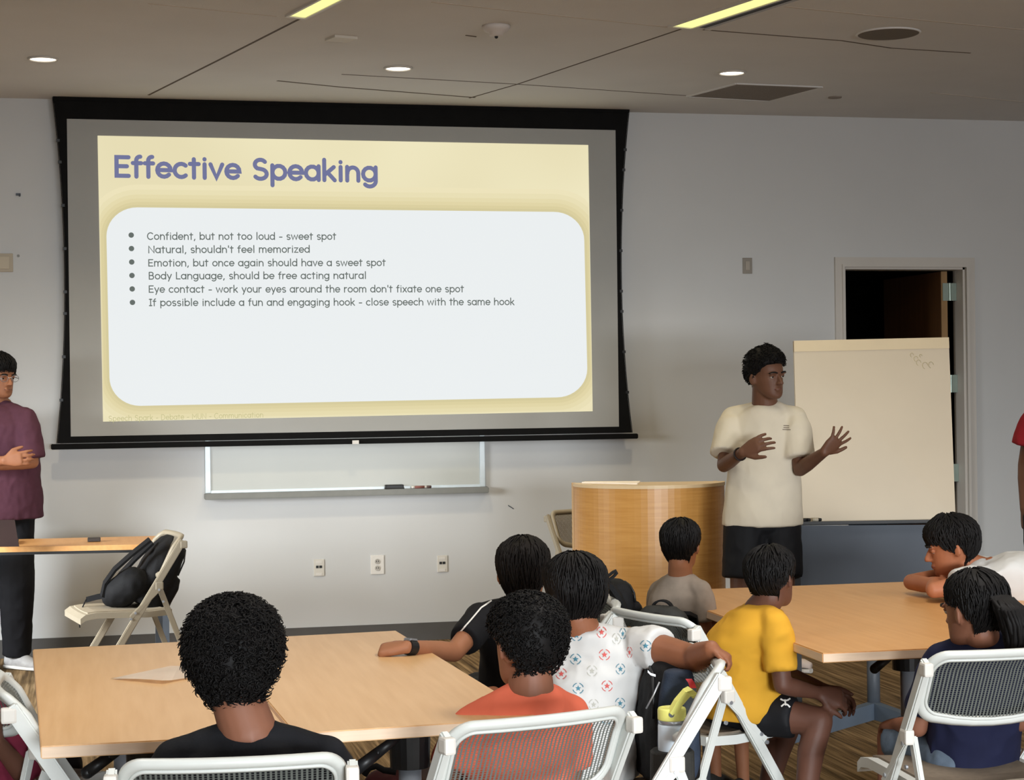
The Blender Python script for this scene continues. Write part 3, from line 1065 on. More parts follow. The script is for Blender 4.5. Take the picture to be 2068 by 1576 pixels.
def make_chair(mp, net, seatm, capm):
    t = thing('folding_chair', 'x', 'chair')
    X = Vector((1, 0, 0))
    for s in (-1, 1):
        x = s * .226
        top, bot = Vector((x, -.268, .79)), Vector((x, .235, 0.0))
        d = (bot - top).normalized()
        w_ = Vector((0, d.z, -d.y)) * .017
        b = B(); bar(b, top, bot, w_, X * .010, bevel=.004)
        fl = obj('front_leg', b, mp, t, local=True)
        b = B(); ball(b, bot + Vector((0, -.005, .012)), (.014, .02, .012)); obj('foot_cap', b, M_SLATE, fl, local=True, smooth=True)
        rt, rb = Vector((x * .93, -.150, .575)), Vector((x * .93, -.365, 0.0))
        d = (rb - rt).normalized()
        w_ = Vector((0, d.z, -d.y)) * .013
        b = B(); bar(b, rt, rb, w_, X * .008, bevel=.003)
        rl = obj('rear_leg', b, mp, t, local=True)
        b = B(); ball(b, rb + Vector((0, .003, .010)), (.012, .016, .010)); obj('foot_cap', b, M_SLATE, rl, local=True, smooth=True)
        p0, p1 = Vector((x * 1.02, -.145, .560)), Vector((x * 1.02, -.02, .440))
        d = (p1 - p0).normalized()
        b = B(); bar(b, p0 - d * .015, p1 + d * .015, Vector((0, d.z, -d.y)) * .011, X * .006, bevel=.003)
        hb = obj('hinge_link', b, mp, t, local=True)
        b = B(); box(b, (x - .013, -.168, .556), (x + .013, -.128, .596), bevel=.006); obj('joint_cap', b, capm, t, local=True)
        for (y, z) in ((-.145, .558), (-.165, .50), (-.03, .452), (-.008, .425)):
            b = B(); disc(b, (x + s * .008, y, z), .006, s * .006, 12, axis=X); obj('rivet', b, M_METAL, hb, local=True, smooth=False)
        b = B(); box(b, (x - .014, -.288, .752), (x + .012, -.252, .788), bevel=.006); obj('corner_cap', b, capm, t, local=True)
    # seat: frame with an inset pad
    prof = [(-.215, .452), (-.1, .446), (.05, .452), (.15, .455), (.20, .448), (.225, .430)]

    def seat_mesh(hw, th, up, trim):
        b = B(); prev = None
        pr = prof if not trim else [(-.19, .451), (-.1, .447), (.05, .453), (.14, .4555), (.185, .451)]
        rows = []
        for y, z in pr:
            rows.append([b.verts.new((xx, y, z + up + .006 * (abs(xx) / hw) ** 2)) for xx in (-hw, -hw * .6, 0, hw * .6, hw)] + [b.verts.new((xx, y, z + up - th)) for xx in (hw, hw * .6, 0, -hw * .6, -hw)])
        for a, c in zip(rows[:-1], rows[1:]):
            for k in range(10):
                b.faces.new((a[k], a[(k + 1) % 10], c[(k + 1) % 10], c[k]))
        b.faces.new(rows[0][::-1]); b.faces.new(rows[-1])
        bmesh.ops.recalc_face_normals(b, faces=b.faces)
        return b
    obj('seat_frame', seat_mesh(.205, .022, 0, False), mp, t, local=True)
    obj('seat_pad', seat_mesh(.175, .006, .004, True), seatm, t, local=True)
    for (y, z) in ((-.27, .23), (.11, .2)):
        b = B(); cone(b, (-.215, y, z), (.215, y, z), .009, .009, 10); obj('stretcher', b, mp, t, local=True, smooth=True)
    # back: moulded frame round a woven net
    o1 = rrect(.218, .628, .815, .05, .028); o2 = rrect(.195, .650, .794, .034, .028)
    b = B()
    N = len(o1)
    ring = []
    for k in range(N):
        p, q = backpos(*o1[k]), backpos(*o2[k])
        n = Vector((0, .9, .42)) * .010
        m = p.lerp(q, .5)
        ring.append([b.verts.new(v) for v in (p + n * .6, m + n * 1.25, q + n * .6, q - n * .6, m - n * 1.25, p - n * .6)])
    for k in range(N):
        a, c = ring[k], ring[(k + 1) % N]
        for j in range(6):
            b.faces.new((a[j], a[(j + 1) % 6], c[(j + 1) % 6], c[j]))
    tube(b, [backpos(x, z) + Vector((0, -.007, -.003)) for x, z in o2], .0045, 6, closed=True)
    bmesh.ops.recalc_face_normals(b, faces=b.faces)
    obj('back_frame', b, mp, t, local=True, smooth=True)
    b = B()
    cxz = (0, .715)
    prev = None
    for j in range(1, 7):
        f = j / 6
        rowv = [b.verts.new(backpos(cxz[0] + (x - cxz[0]) * f, cxz[1] + (z - cxz[1]) * f)) for x, z in rrect(.200, .644, .799, .036, .028)]
        n = len(rowv)
        if prev is None:
            c = b.verts.new(backpos(*cxz))
            for k in range(n):
                b.faces.new((c, rowv[k], rowv[(k + 1) % n]))
        else:
            for k in range(n):
                b.faces.new((prev[k], rowv[k], rowv[(k + 1) % n], prev[(k + 1) % n]))
        prev = rowv
    obj('back_mesh', b, net, t, local=True, smooth=True)
    return t


proto_w = make_chair(M_WHITEP, M_NET, mat('taupe_seat_pad', (118, 106, 92), .8, .1, 60), M_CAPW)
proto_b = make_chair(M_BEIGEP, M_NETB, mat('beige_seat_pad', (150, 139, 120), .8, .08, 60), M_BEIGEP)
used = set()


def place_chair(proto, px, py, D, az, label, group, z=None, fwd=0.275, tilt=0.0):
    """px, py, D = middle of the upper back edge; az = where the sitter looks"""
    c = C(px, py, D)
    o = proto if proto.name not in used else copy_tree(proto)
    used.add(proto.name)
    f = AZ(az)
    o.location = (c.x + f.x * fwd, c.y + f.y * fwd, 0)
    o.rotation_euler = (0, 0, math.atan2(-f.x, f.y))
    o['label'] = label
    o['category'] = 'chair'
    o['group'] = group
    return o


G1 = 'white mesh folding chairs'
G2 = 'beige folding chairs by the wall'
place_chair(proto_w, 470, 1540, 3.46, -7, 'white mesh folding chair under the curly haired boy in the black tee', G1)
place_chair(proto_w, 1100, 1454, 3.87, -28, 'white mesh folding chair behind the boy in the orange tee', G1)
place_chair(proto_w, 1424, 1332, 4.74, -97, 'white folding chair gripped by the star print boy, large backpack on its seat', G1)
place_chair(proto_w, 1308, 1248, 5.60, 58, 'white folding chair the boy in the yellow tee sits on', G1)
place_chair(proto_w, 2036, 1323, 4.74, -13, 'white mesh folding chair under the girl in navy', G1)
place_chair(proto_w, 4, 1400, 4.40, 72, 'white folding chair pushed in at the left end of the near tables', G1)
place_chair(proto_w, 1230, 1218, 5.95, -95, 'white folding chair of the wristwatch boy, black backpack hung on it', G1)
place_chair(proto_w, 2230, 1212, 6.7, -95, 'white folding chair under the boy in the white tee', G1)
place_chair(proto_w, -135, 1350, 4.74, 24, 'white folding chair under the person in maroon', G1)
place_chair(proto_b, 350, 1083, 9.1, -114, 'beige folding chair holding a black backpack by the wall', G2)
place_chair(proto_b, 1172, 1031, 10.45, 150, 'beige folding chair half hidden behind the wooden lectern', G2)


# ------------------------------------------------------------------ tables
def table(name, label, A, Bc, Cc, Dc, mtop, cols_at, group, colr=.027, foot_dir=None, th=.028):
    """A near left, B near right, C far right, D far left corners of the top at z = .74"""
    ctr = (A + Bc + Cc + Dc) / 4
    t = thing(name, label, 'table', (ctr.x, ctr.y, 0), group)
    b = B()
    fs = prism(b, [A, Bc, Cc, Dc], (0, 0, -th))
    for f in fs:
        f.material_index = 0 if abs(f.normal.z) > .5 else 1
    bmesh.ops.bevel(b, geom=[e for e in b.edges], offset=.0025, segments=2, affect='EDGES')
    obj('tabletop', b, [mtop, M_EDGE_LIT], t)
    u = ((Bc - A).normalized() + (Cc - Dc).normalized()).normalized()
    v = ((Dc - A).normalized() + (Cc - Bc).normalized()).normalized()
    for (p, fd) in cols_at:
        p = Vector((p[0], p[1], 0))
        b = B(); box(b, p + Vector((-.06, -.05, .70)), p + Vector((.06, .05, .712)), bevel=.004); cone(b, p + Vector((0, 0, .615)), p + Vector((0, 0, .705)), .047, .05, 20)
        br = obj('leg_bracket', b, M_BLACKP, t)
        b = B(); q = p - u * .04 - v * .05 + Vector((0, 0, .695)); e = q - u * .10 + Vector((0, 0, -.062)) - v * .02
        limb(b, [q, q.lerp(e, .5), e], [.010, .013, .015], 10); obj('tilt_lever', b, M_BLACKP, br, smooth=True)
        b = B(); cone(b, p + Vector((0, 0, .05)), p + Vector((0, 0, .62)), colr, colr, 24); obj('leg_column', b, M_GREYM, t, smooth=True)
        f = fd.normalized()
        b = B(); n = Vector((-f.y, f.x, 0))
        bar(b, p - f * .27 + Vector((0, 0, .03)), p + f * .27 + Vector((0, 0, .03)), n * .03, UP * .02, bevel=.008); obj('foot', b, M_SLATE, t)
    b = B(); pa, pb = [Vector((c[0][0], c[0][1], .68)) for c in cols_at[:2]]
    bar(b, pa, pb, u * .015, UP * .02); obj('rail', b, M_BLACKP, t)
    return t


A = PZ(82, 1508, .74); Bn = PZ(1088, 1449.5, .74); Cf = PZ(800, 1274, .74); Df = PZ(66, 1312, .74)
Sn = PZ(592, 1482, .74); rat = (Sn - A).length / (Bn - A).length
Sf = Df.lerp(Cf, rat)
ux = (Bn - A).normalized(); vy = (Sf - Sn).normalized()
GT = 'maple tables of the near pair'
g = ux * .004
mid1n, mid1f = A.lerp(Sn, .45), Df.lerp(Sf, .45)
table('folding_table', 'maple table of the near pair, with the sheet of paper on it', A, Sn - g, Sf - g, Df, M_MAPLE, [(mid1n + vy * .3, ux), (mid1f - vy * .3, ux)], GT)
mid2n = PZ(832, 1455, .74)
table('folding_table', 'maple table of the near pair, where the wristwatch arm rests', Sn + g, Bn, Cf, Sf + g, M_MAPLE, [(C(828, 1545, 4.32), ux), (Sf.lerp(Cf, .48) - vy * .3, ux)], GT)
A2 = PZ(1661, 1320, .74); D2 = PZ(1321, 1194, .74)
u2 = (PZ(1859, 1311, .74) - A2).normalized(); v2 = (D2 - A2).normalized()
table('folding_table', 'wide orange-toned table between the girl in navy and the boy leaning on folded arms', A2, A2 + u2 * 1.22, D2 + u2 * 1.22, D2, M_MAPLE2, [(C(1834, 1430, 5.7), u2), (D2 + u2 * 1.0 - v2 * .35, u2)], None, colr=.023)
# long narrow table at the left of the front wall
nl, nr = PZ(-160, 1109, .74), PZ(338, 1099, .74); fl, fr = PZ(-160, 1094, .74), PZ(345, 1082, .74)
t = thing('side_table', 'long narrow wooden table in front of the person in purple', 'table', ((nl.x + nr.x) / 2, (nl.y + fr.y) / 2, 0))
b = B(); fs = prism(b, [nl, nr, fr, fl], (0, 0, -.026)); obj('tabletop', b, M_MAPLE2, t)
b = B(); prism(b, [nl + Vector((0, -.001, -.026)), nr + Vector((0, -.001, -.026)), fr + Vector((0, 0, -.026)), fl + Vector((0, 0, -.026))], (0, 0, -.014)); obj('under_frame', b, M_BLACKP, t)
for q in (nl.lerp(fl, .15) + Vector((.1, 0, 0)), nr.lerp(fr, .15) - Vector((.05, 0, 0)), nr.lerp(fr, .85) - Vector((.03, 0, 0)), fl.lerp(nl, .15) + Vector((.1, 0, 0))):
    b = B(); box(b, (q.x - .018, q.y - .018, 0), (q.x + .018, q.y + .018, .70)); obj('leg', b, M_SLATE, t)

# ------------------------------------------------------------------ lectern
pc = C(1312, 1100, 9.0)
base = Vector((pc.x, pc.y, 0))
t = thing('lectern', 'curved honey-coloured wooden lectern with a paper on top', 'lectern', base)
HL = 1.025
ex, ey = RGT, FWD
hw = (C(1465, 990, 8.95) - C(1160, 990, 8.95)).length / 2


def lect_pts(k, z, dep=.34):
    return [base + ex * (k * hw * math.cos(a)) - ey * (k * dep * math.sin(a)) + UP * z for a in [math.pi * i / 36 for i in range(37)]]


b = B()
o, i_ = lect_pts(1, 0), lect_pts(.95, 0, .33)
for k in range(36):
    prism(b, [o[k], o[k + 1], i_[k + 1], i_[k]], UP * HL)
bmesh.ops.remove_doubles(b, verts=b.verts, dist=1e-5)
obj('curved_front', b, M_LECT, t, smooth=False)
b = B(); prism(b, [p for p in lect_pts(1.008, HL - .001, .345)] , UP * .016); obj('top', b, mat('lectern_top', (222, 196, 156), .4, .05, 4), t)
for s in (-1, 1):
    b = B(); bar(b, base + ex * (s * hw * .975) + UP * 0.0 + ey * .16, base + ex * (s * hw * .975) + ey * .16 + UP * HL, ey * .16, ex * (hw * .028)); obj('side_panel', b, mat('lectern_edge', (206, 160, 96), .4, .06, 4, stretch=(6, 6, .8)), t)
b = B(); bar(b, base - ex * hw * .94 + ey * .02 + UP * .5, base + ex * hw * .94 + ey * .02 + UP * .5, ey * .3, UP * .01); obj('shelf', b, M_LECT, t)
tp = HL + .0155
b = B()
q = [C(1168, 988, 8.85), C(1280, 988, 8.72), C(1284, 982, 9.0), C(1180, 982, 9.02)]
q = [base - ex * hw * .9 - ey * .06, base - ex * hw * .2 - ey * .24, base - ex * hw * .12 - ey * .02, base - ex * hw * .85 + ey * .0]
prism(b, [Vector((p.x, p.y, tp)) for p in q], UP * .006)
tag(obj('paper_sheet', b, M_PAPER, origin=(base.x, base.y, tp)), 'white papers lying on top of the wooden lectern', 'paper')

# ------------------------------------------------------------------ easel board
bl_, br_, tl_, tr_ = C(1613, 1055, 8.62), C(1930, 1050, 8.66), C(1603, 690, 8.74), C(1916, 683, 8.80)
t = thing('easel_board', 'large white flip-chart board on an easel in front of the doorway', 'easel', ((bl_.x + br_.x) / 2, (bl_.y + br_.y) / 2, 0))
nrm = (br_ - bl_).cross(tl_ - bl_).normalized()
if nrm.dot(FWD) < 0:
    nrm = -nrm
b = B(); prism(b, [bl_, br_, tr_, tl_], nrm * .018); obj('board', b, M_CHART, t)
b = B(); e = (br_ - bl_).normalized(); up_ = (tl_ - bl_).normalized()
prism(b, [tl_ - nrm * .004 - up_ * .05, tr_ - nrm * .004 - up_ * .05, tr_ - nrm * .004 + up_ * .003, tl_ - nrm * .004 + up_ * .003], nrm * .026); obj('paper_clamp', b, mat('pad_binding', (224, 206, 172), .45, .03), t)
b = B(); bar(b, bl_ - up_ * .008 - nrm * .015, br_ - up_ * .008 - nrm * .015, nrm * .03, up_ * .007); obj('pen_tray', b, M_BLACKP, t)
# lower panel and frame
lw0, lw1 = C(1614, 1062, 8.66), C(1893, 1060, 8.68)
lo0, lo1 = lw0.copy(), lw1.copy(); lo0.z = lo1.z = .33
b = B(); prism(b, [lo0, lo1, lw1, lw0], nrm * .012); obj('lower_panel', b, mat('slate_blue_panel', (86, 93, 103), .55, .05, 4), t)
for q in (lw0 - e * .012, lw1 + e * .012):
    b = B(); bar(b, Vector((q.x, q.y, 0.0)), q, e * .013, nrm * .013); obj('leg', b, M_BLACKP, t)
pm = C(1765, 1457, 8.25); pm.z = 0
b = B(); cone(b, pm, pm + UP * .34, .029, .029, 20); cone(b, pm, pm + UP * .02, .036, .032, 20); obj('stand_post', b, M_SLATE, t, smooth=True)
for q, nm in ((C(1560, 1513, 7.6), 0), (C(1850, 1485, 7.95), 1), (C(1765, 1400, 8.7), 2)):
    q.z = .0
    d = (q - pm).normalized(); n = Vector((-d.y, d.x, 0))
    b = B(); prism(b, [pm + n * .014 + UP * .02, pm - n * .014 + UP * .02, pm - n * .014 + UP * .11, pm + n * .014 + UP * .11], Vector((0, 0, 0.0001)))
    b.free(); b = B()
    v = [b.verts.new(x) for x in (pm + n * .02 + UP * .0, pm - n * .02, q - n * .02, q + n * .02, pm + n * .02 + UP * .075, pm - n * .02 + UP * .075, q - n * .02 + UP * .06, q + n * .02 + UP * .06)]
    for f in ((0, 1, 2, 3), (7, 6, 5, 4), (0, 4, 5, 1), (1, 5, 6, 2), (2, 6, 7, 3), (3, 7, 4, 0)):
        b.faces.new([v[i] for i in f])
    bmesh.ops.recalc_face_normals(b, faces=b.faces)
    obj('stand_foot', b, mat('blue_grey_steel', (92, 104, 118), .5, .06), t)
b = B(); prism(b, [pm + UP * .33 - e * .2, pm + UP * .33 + e * .2, Vector((lo1.x, lo1.y, .345)) - e * .05, Vector((lo0.x, lo0.y, .345)) + e * .05], UP * .02); obj('base_plate', b, M_SLATE, t)
# faint green doodle left on the board
b = B()
for x, y, r in ((1840, 720, .008), (1848, 728, .010), (1853, 736, .011), (1866, 742, .013), (1878, 741, .012), (1858, 722, .006)):
    c = C(x, y, 8.76)
    f = (x - 1603) / 313.0; gz = (y - 687) / 366.0
    c = tl_.lerp(tr_, f).lerp(bl_.lerp(br_, f), gz) - nrm * .0015
    tube(b, [c + e * (r * math.cos(a)) + up_ * (r * 1.2 * math.sin(a)) for a in [k * .5 for k in range(10)]], .0015, 4)
obj('ink_smudge', b, mat('faded_ink', (206, 194, 160), .8, .1), t)
for x0, x1, m, lab in ((1616, 1634, M_BLACKP, 'black marker on the pen tray of the easel board'), (1638, 1656, mat('pale_marker', (190, 182, 164), .5), 'pale marker on the pen tray of the easel board')):
    f0, f1 = (x0 - 1613) / 317., (x1 - 1613) / 317.
    p, q = bl_.lerp(br_, f0) - nrm * .03 + up_ * .008, bl_.lerp(br_, f1) - nrm * .03 + up_ * .008
    t2 = thing('marker', lab, 'marker', p, 'markers on the easel tray')
    b = B(); cone(b, p, p.lerp(q, .65), .008, .008, 12); obj('barrel', b, m, t2, smooth=True)
    b = B(); cone(b, p.lerp(q, .65), q, .0085, .007, 12); obj('cap', b, M_BLACKP, t2, smooth=True)


# ------------------------------------------------------------------ bags, bottle, small things
def rounded_bag(name, bm_parts, voxel=.008, fold=.006, seed=1):
    return remesh(name, bm_parts, voxel, 5, .5, fold, (16, 16, 12), seed)


def local_frame(o, az, tilt=0.0):
    f = AZ(az)
    r = Vector((f.y, -f.x, 0))
    u = UP
    if tilt:
        u = (UP * math.cos(tilt) + f * math.sin(tilt)).normalized()
        f = r.cross(u) * -1
    return r, f, u


def backpack(label, group, base, az, h, wd, dp, m, m2, tilt=0.0, seed=1, handle=True, strap_out=True, name='backpack', pocket=True):
    """az = direction the shoulder straps face"""
    r, f, u = local_frame(base, az, tilt)
    t = thing(name, label, 'backpack', base, group)
    b = B()
    rings = []
    for k, (z, sw, sd) in enumerate(((0, .78, .8), (.03, .95, .98), (.3, 1.0, 1.0), (.6, .97, .95), (.82, .88, .8), (.94, .68, .6), (1.0, .4, .35))):
        rings.append((base + u * (z * h), r * (wd / 2 * sw), f * (dp / 2 * sd)))
    loft(b, rings, 28, ex=3.2)
    if pocket:
        rings = [(base - f * (dp * .5) + u * (z * h), r * (wd / 2 * sw), f * (dp * .22 * sd)) for z, sw, sd in ((.02, .7, .7), (.08, .8, 1), (.4, .8, 1), (.52, .7, .6))]
        loft(b, rings, 24, ex=3.2)
    body = obj('pack_body', rounded_bag('pack_body', b, seed=seed), m, t)
    b = B()
    tube(b, [base - f * (dp * .5) * s_ + u * (h * z) + r * (wd * x) for x, z, s_ in ((-.42, .55, .85), (-.40, .75, .8), (-.25, .9, .68), (0, .95, .6), (.25, .9, .68), (.40, .75, .8), (.42, .55, .85))], .004, 6)
    obj('zip', b, M_BLACKP, t, smooth=True)
    if handle:
        b = B(); c = base + u * (h * .97) + f * dp * .1
        ribbon(b, [c + r * (.034 * math.cos(a)) + u * (.028 * math.sin(a)) for a in [math.pi * i / 10 for i in range(11)]], f * .011, .003)
        obj('top_handle', b, m2, t)
    if strap_out:
        for s in (-1, 1):
            b = B()
            pts = [base + r * (s * wd * .22) + f * (dp * .45 + x) + u * (h * z) for x, z in ((0, .92), (.07, .86), (.10, .68), (.095, .48), (.06, .28), (0.0, .1))]
            ribbon(b, pts, r * .028, .006)
            obj('shoulder_strap', b, m2, t)
    return t


GB = 'backpacks'
# backpack on the beige chair by the wall
sc = C(248, 1226, 9.12)
f = AZ(-114)
base = C(282, 1222, 9.1); base.z = .462
t = backpack('black backpack with loose straps slumped on the beige chair by the wall', GB, base, -114, .37, .30, .17, M_BLACKC, M_BLACKC, tilt=-.52, seed=3, strap_out=False)
rr, ff = Vector((f.y, -f.x, 0)), f
for dx, (xs) in ((0, ((303, 1090), (268, 1118), (232, 1150), (212, 1178), (206, 1204))), (.12, ((308, 1096), (272, 1130), (244, 1160), (226, 1186), (214, 1206)))):
    b = B(); ribbon(b, [C(x, y, 8.97 + dx) for x, y in xs], rr * .02 + Vector((0, 0, .006)), .006); obj('shoulder_strap', b, M_BLACKC, t)
b = B(); limb(b, [C(268, 1180, 9.0), C(240, 1196, 9.0), C(225, 1206, 9.0)], [.085, .075, .05]); limb(b, [C(252, 1206, 9.02), C(225, 1208, 9.05)], [.05, .045])
obj('hip_pad', remesh('hip_pad', b, .01, 4, .5, .005, seed=5), M_BLACKC, t)
b = B(); ribbon(b, [C(214, 1203, 9.0), C(196, 1206, 9.0), C(174, 1212, 9.0)], Vector((0, 0, .014)), .004); ribbon(b, [C(174, 1211, 9.0), C(163, 1235, 9.0), C(160, 1252, 9.0), C(161, 1268, 9.0)], rr * .006, .002); obj('waist_belt', b, M_BLACKC, t)
b = B(); limb(b, [C(322, 1165, 9.14), C(326, 1190, 9.14)], [.072, .06]); obj('side_pouch', remesh('side_pouch', b, .01, 4, .5, .004, seed=8), M_BLACKC, t)
# dark grey backpack hung behind the boy in grey
base = C(1336, 1330, 5.98); base.z = .462
backpack('dark grey backpack standing behind the boy in the grey tee', GB, base, 25, .325, .225, .14, M_GREYC, M_BLACKC, seed=4)
# bench under the boy in grey and that backpack
ba, bb_ = C(1334, 1330, 5.86), C(1366, 1330, 6.55)
t = thing('bench', 'low bench under the boy in the grey tee and the dark grey backpack', 'bench', ((ba.x + bb_.x) / 2, (ba.y + bb_.y) / 2, 0))
ba.z = bb_.z = .445
bd = (bb_ - ba).normalized(); bn_ = Vector((-bd.y, bd.x, 0))
b = B(); bar(b, ba, bb_, bn_ * .13, UP * .015, bevel=.006); obj('seat', b, M_BEIGEP, t)
for q in (ba + bd * .06, bb_ - bd * .06):
    for s in (-1, 1):
        b = B(); cone(b, Vector((q.x, q.y, 0)) + bn_ * s * .11, Vector((q.x, q.y, .435)) + bn_ * s * .1, .013, .013, 10); obj('leg', b, M_SLATE, t)
# black backpack behind the star print boy
base = C(1244, 1262, 6.12)
t = backpack('black backpack with an upright strap loop behind the star print boy', GB, base, -100, .15, .2, .11, M_BLACKC, M_BLACKC, seed=6, handle=False, strap_out=False)
b = B(); ribbon(b, [C(x, y, 6.0) for x, y in ((1220, 1176), (1228, 1164), (1238, 1156), (1244, 1153), (1246, 1157), (1240, 1164), (1230, 1172), (1222, 1180))], FWD * .012, .004); obj('top_handle', b, M_BLACKC, t)
b = B(); ribbon(b, [C(x, y, 5.98) for x, y in ((1222, 1176), (1236, 1184), (1250, 1204), (1258, 1222), (1264, 1240))], FWD * .03 + RGT * .004, .008); obj('shoulder_strap', b, M_BLACKC, t)
b = B(); ribbon(b, [C(x, y, 5.96) for x, y in ((1221, 1182), (1228, 1200), (1236, 1222), (1246, 1240))], FWD * .008, .003); obj('webbing', b, mat('pale_webbing', (158, 150, 136), .7), t)
# big backpack on the seat of the gripped chair
base = C(1345, 1500, 4.88); base.z = .468
t = backpack('large black and navy backpack on the gripped chair, holding the yellow lidded bottle', GB, base, 80, .315, .27, .15, M_BLACKC, M_BLACKC, seed=7, strap_out=False, pocket=False, handle=False)
b = B(); rings = [(base + RGT * .022 - FWD * .125 + UP * z, RGT * sx, FWD * .03) for z, sx in ((.02, .045), (.06, .055), (.24, .05), (.3, .035))]; loft(b, rings, 20, ex=3)
obj('navy_panel', remesh('navy_panel', b, .007, 4, .5, .004, seed=9), M_NAVYC, t)
b = B(); tube(b, [C(x, y, 4.69) for x, y in ((1332, 1378), (1320, 1404), (1305, 1432))], .0022, 6); obj('zip', b, M_METAL, t, smooth=True)
b = B(); ribbon(b, [C(x, y, 4.70) for x, y in ((1308, 1356), (1314, 1362), (1324, 1365))], UP * .003, .0015); obj('buckle', b, M_METAL, t)
b = B(); ribbon(b, [C(x, y, 4.64) for x, y in ((1391, 1372), (1396, 1379), (1400, 1390))], RGT * .008, .003); obj('key_tag', b, mat('red_tag', (206, 58, 64), .5), t)
pk = C(1358, 1560, 4.66)
b = B(); loft(b, [(Vector((pk.x, pk.y, z)), RGT * sx, FWD * .05) for z, sx in ((.44, .05), (.46, .058), (.575, .056), (.58, .05))], 24, ex=2.6); obj('bottle_pocket', b, M_GREYC, t, smooth=False)
# bottle in the side pocket
c = C(1358, 1540, 4.66); bx = Vector((c.x, c.y, .47))
t = thing('water_bottle', 'pale blue water bottle with a yellow flip lid in the backpack side pocket', 'bottle', bx)


def turned(bm, c, prof, n=28):
    loft(bm, [(c + UP * z, RGT * r, FWD * r) for r, z in prof], n)


b = B(); turned(b, bx, [(.033, 0), (.036, .004), (.036, .17), (.034, .178)]); obj('bottle_body', b, mat('pale_blue_enamel', (206, 220, 230), .35, .02), t, smooth=True)
b = B(); turned(b, bx, [(.0345, .176), (.0345, .187), (.033, .188)]); obj('steel_collar', b, M_METAL, t, smooth=True)
b = B(); turned(b, bx, [(.0355, .187), (.0365, .19), (.0365, .212), (.034, .217), (.027, .218), (.026, .212)]); ylw = mat('lemon_plastic', (232, 230, 128), .45, .03); obj('lid', b, ylw, t, smooth=True)
b = B(); p0 = bx + UP * .205 - RGT * .004 - FWD * .03
ribbon(b, [p0, p0 + RGT * .018 + UP * .03, p0 + RGT * .040 + UP * .055, p0 + RGT * .048 + UP * .058, p0 + RGT * .056 + UP * .05], FWD * .004 + RGT * .007 - UP * .006, .009); obj('carry_loop', b, ylw, t)
b = B(); disc(b, p0 - FWD * .008, .007, .006, 14, axis=FWD); obj('hinge_pin', b, M_SLATE, t)

# laptop and phone on the side table
c = PZ(-6, 1101, .741)
t = thing('laptop', 'dark open laptop on the narrow table in front of the person in purple', 'laptop', c)
b = B(); box(b, c + Vector((-.17, -.01, 0)), c + Vector((.10, .2, .014)), bevel=.004); obj('keyboard_base', b, M_BLACKP, t)
p0, p1 = C(-45, 1098, 9.1), C(38, 1098, 9.1); p0.z = p1.z = c.z + .012
b = B(); upv = UP * .135 - FWD * .03 - RGT * .012; prism(b, [p0, p1, p1 + upv, p0 + upv], FWD * .006); obj('screen_lid', b, mat('brown_black_lid', (44, 30, 28), .5), t)
c = PZ(190, 1094, .741)
b = B(); box(b, c + Vector((-.033, -.03, 0)), c + Vector((.033, .03, .02)), bevel=.004)
tag(obj('phone', b, mat('dark_case', (52, 46, 42), .5), origin=c), 'small dark block lying on the narrow table near the beige chair', 'phone')
# paper on the near table
t = thing('paper_sheet', 'folded white paper sheet on the near maple table left of the black tee boy', 'paper', PZ(310, 1365, .742))
b = B()
e0 = [PZ(222, 1371, .742), PZ(327, 1381, .742), PZ(405, 1366, .742)]
e1 = [PZ(228, 1370, .744), PZ(345, 1345, .752), PZ(412, 1347, .748)]
vv = []
for k in range(9):
    s = k / 8
    a = e0[0].lerp(e0[1], min(1, s * 2)) if s < .5 else e0[1].lerp(e0[2], s * 2 - 1)
    d = e1[0].lerp(e1[1], min(1, s * 2)) if s < .5 else e1[1].lerp(e1[2], s * 2 - 1)
    vv.append([b.verts.new(a.lerp(d, j / 6) + UP * (.008 * math.sin(math.pi * s) * (1 - j / 6) ** 1 * (.5 if s > .5 else 1))) for j in range(7)])
for k in range(8):
    for j in range(6):
        b.faces.new((vv[k][j], vv[k + 1][j], vv[k + 1][j + 1], vv[k][j + 1]))
ge = bmesh.ops.solidify(b, geom=b.faces[:], thickness=.0008)
obj('sheet', b, M_PAPER, t)
# things on the carpet under the near table
p = C(790, 1572, 5.3)
p = PZ(812, 1600, .12)
t = thing('drawstring_bag', 'dark red and black bag on the carpet behind the table column', 'bag', p)
b = B(); limb(b, [C(765, 1590, 5.6), C(800, 1588, 5.6), C(830, 1590, 5.6)], [.05, .055, .05]); limb(b, [C(790, 1620, 5.6), C(815, 1660, 5.6)], [.09, .1])
obj('bag_body', remesh('bag_body', b, .012, 3, .5, .01, seed=11), mat('dark_red_cloth', (70, 28, 30), .8, .3, 14), t)
b = B(); tube(b, [C(x, y, 5.53) for x, y in ((735, 1566), (745, 1552), (760, 1548), (775, 1556), (800, 1560))], .01, 8); obj('cord', b, M_BLACKC, t, smooth=True)
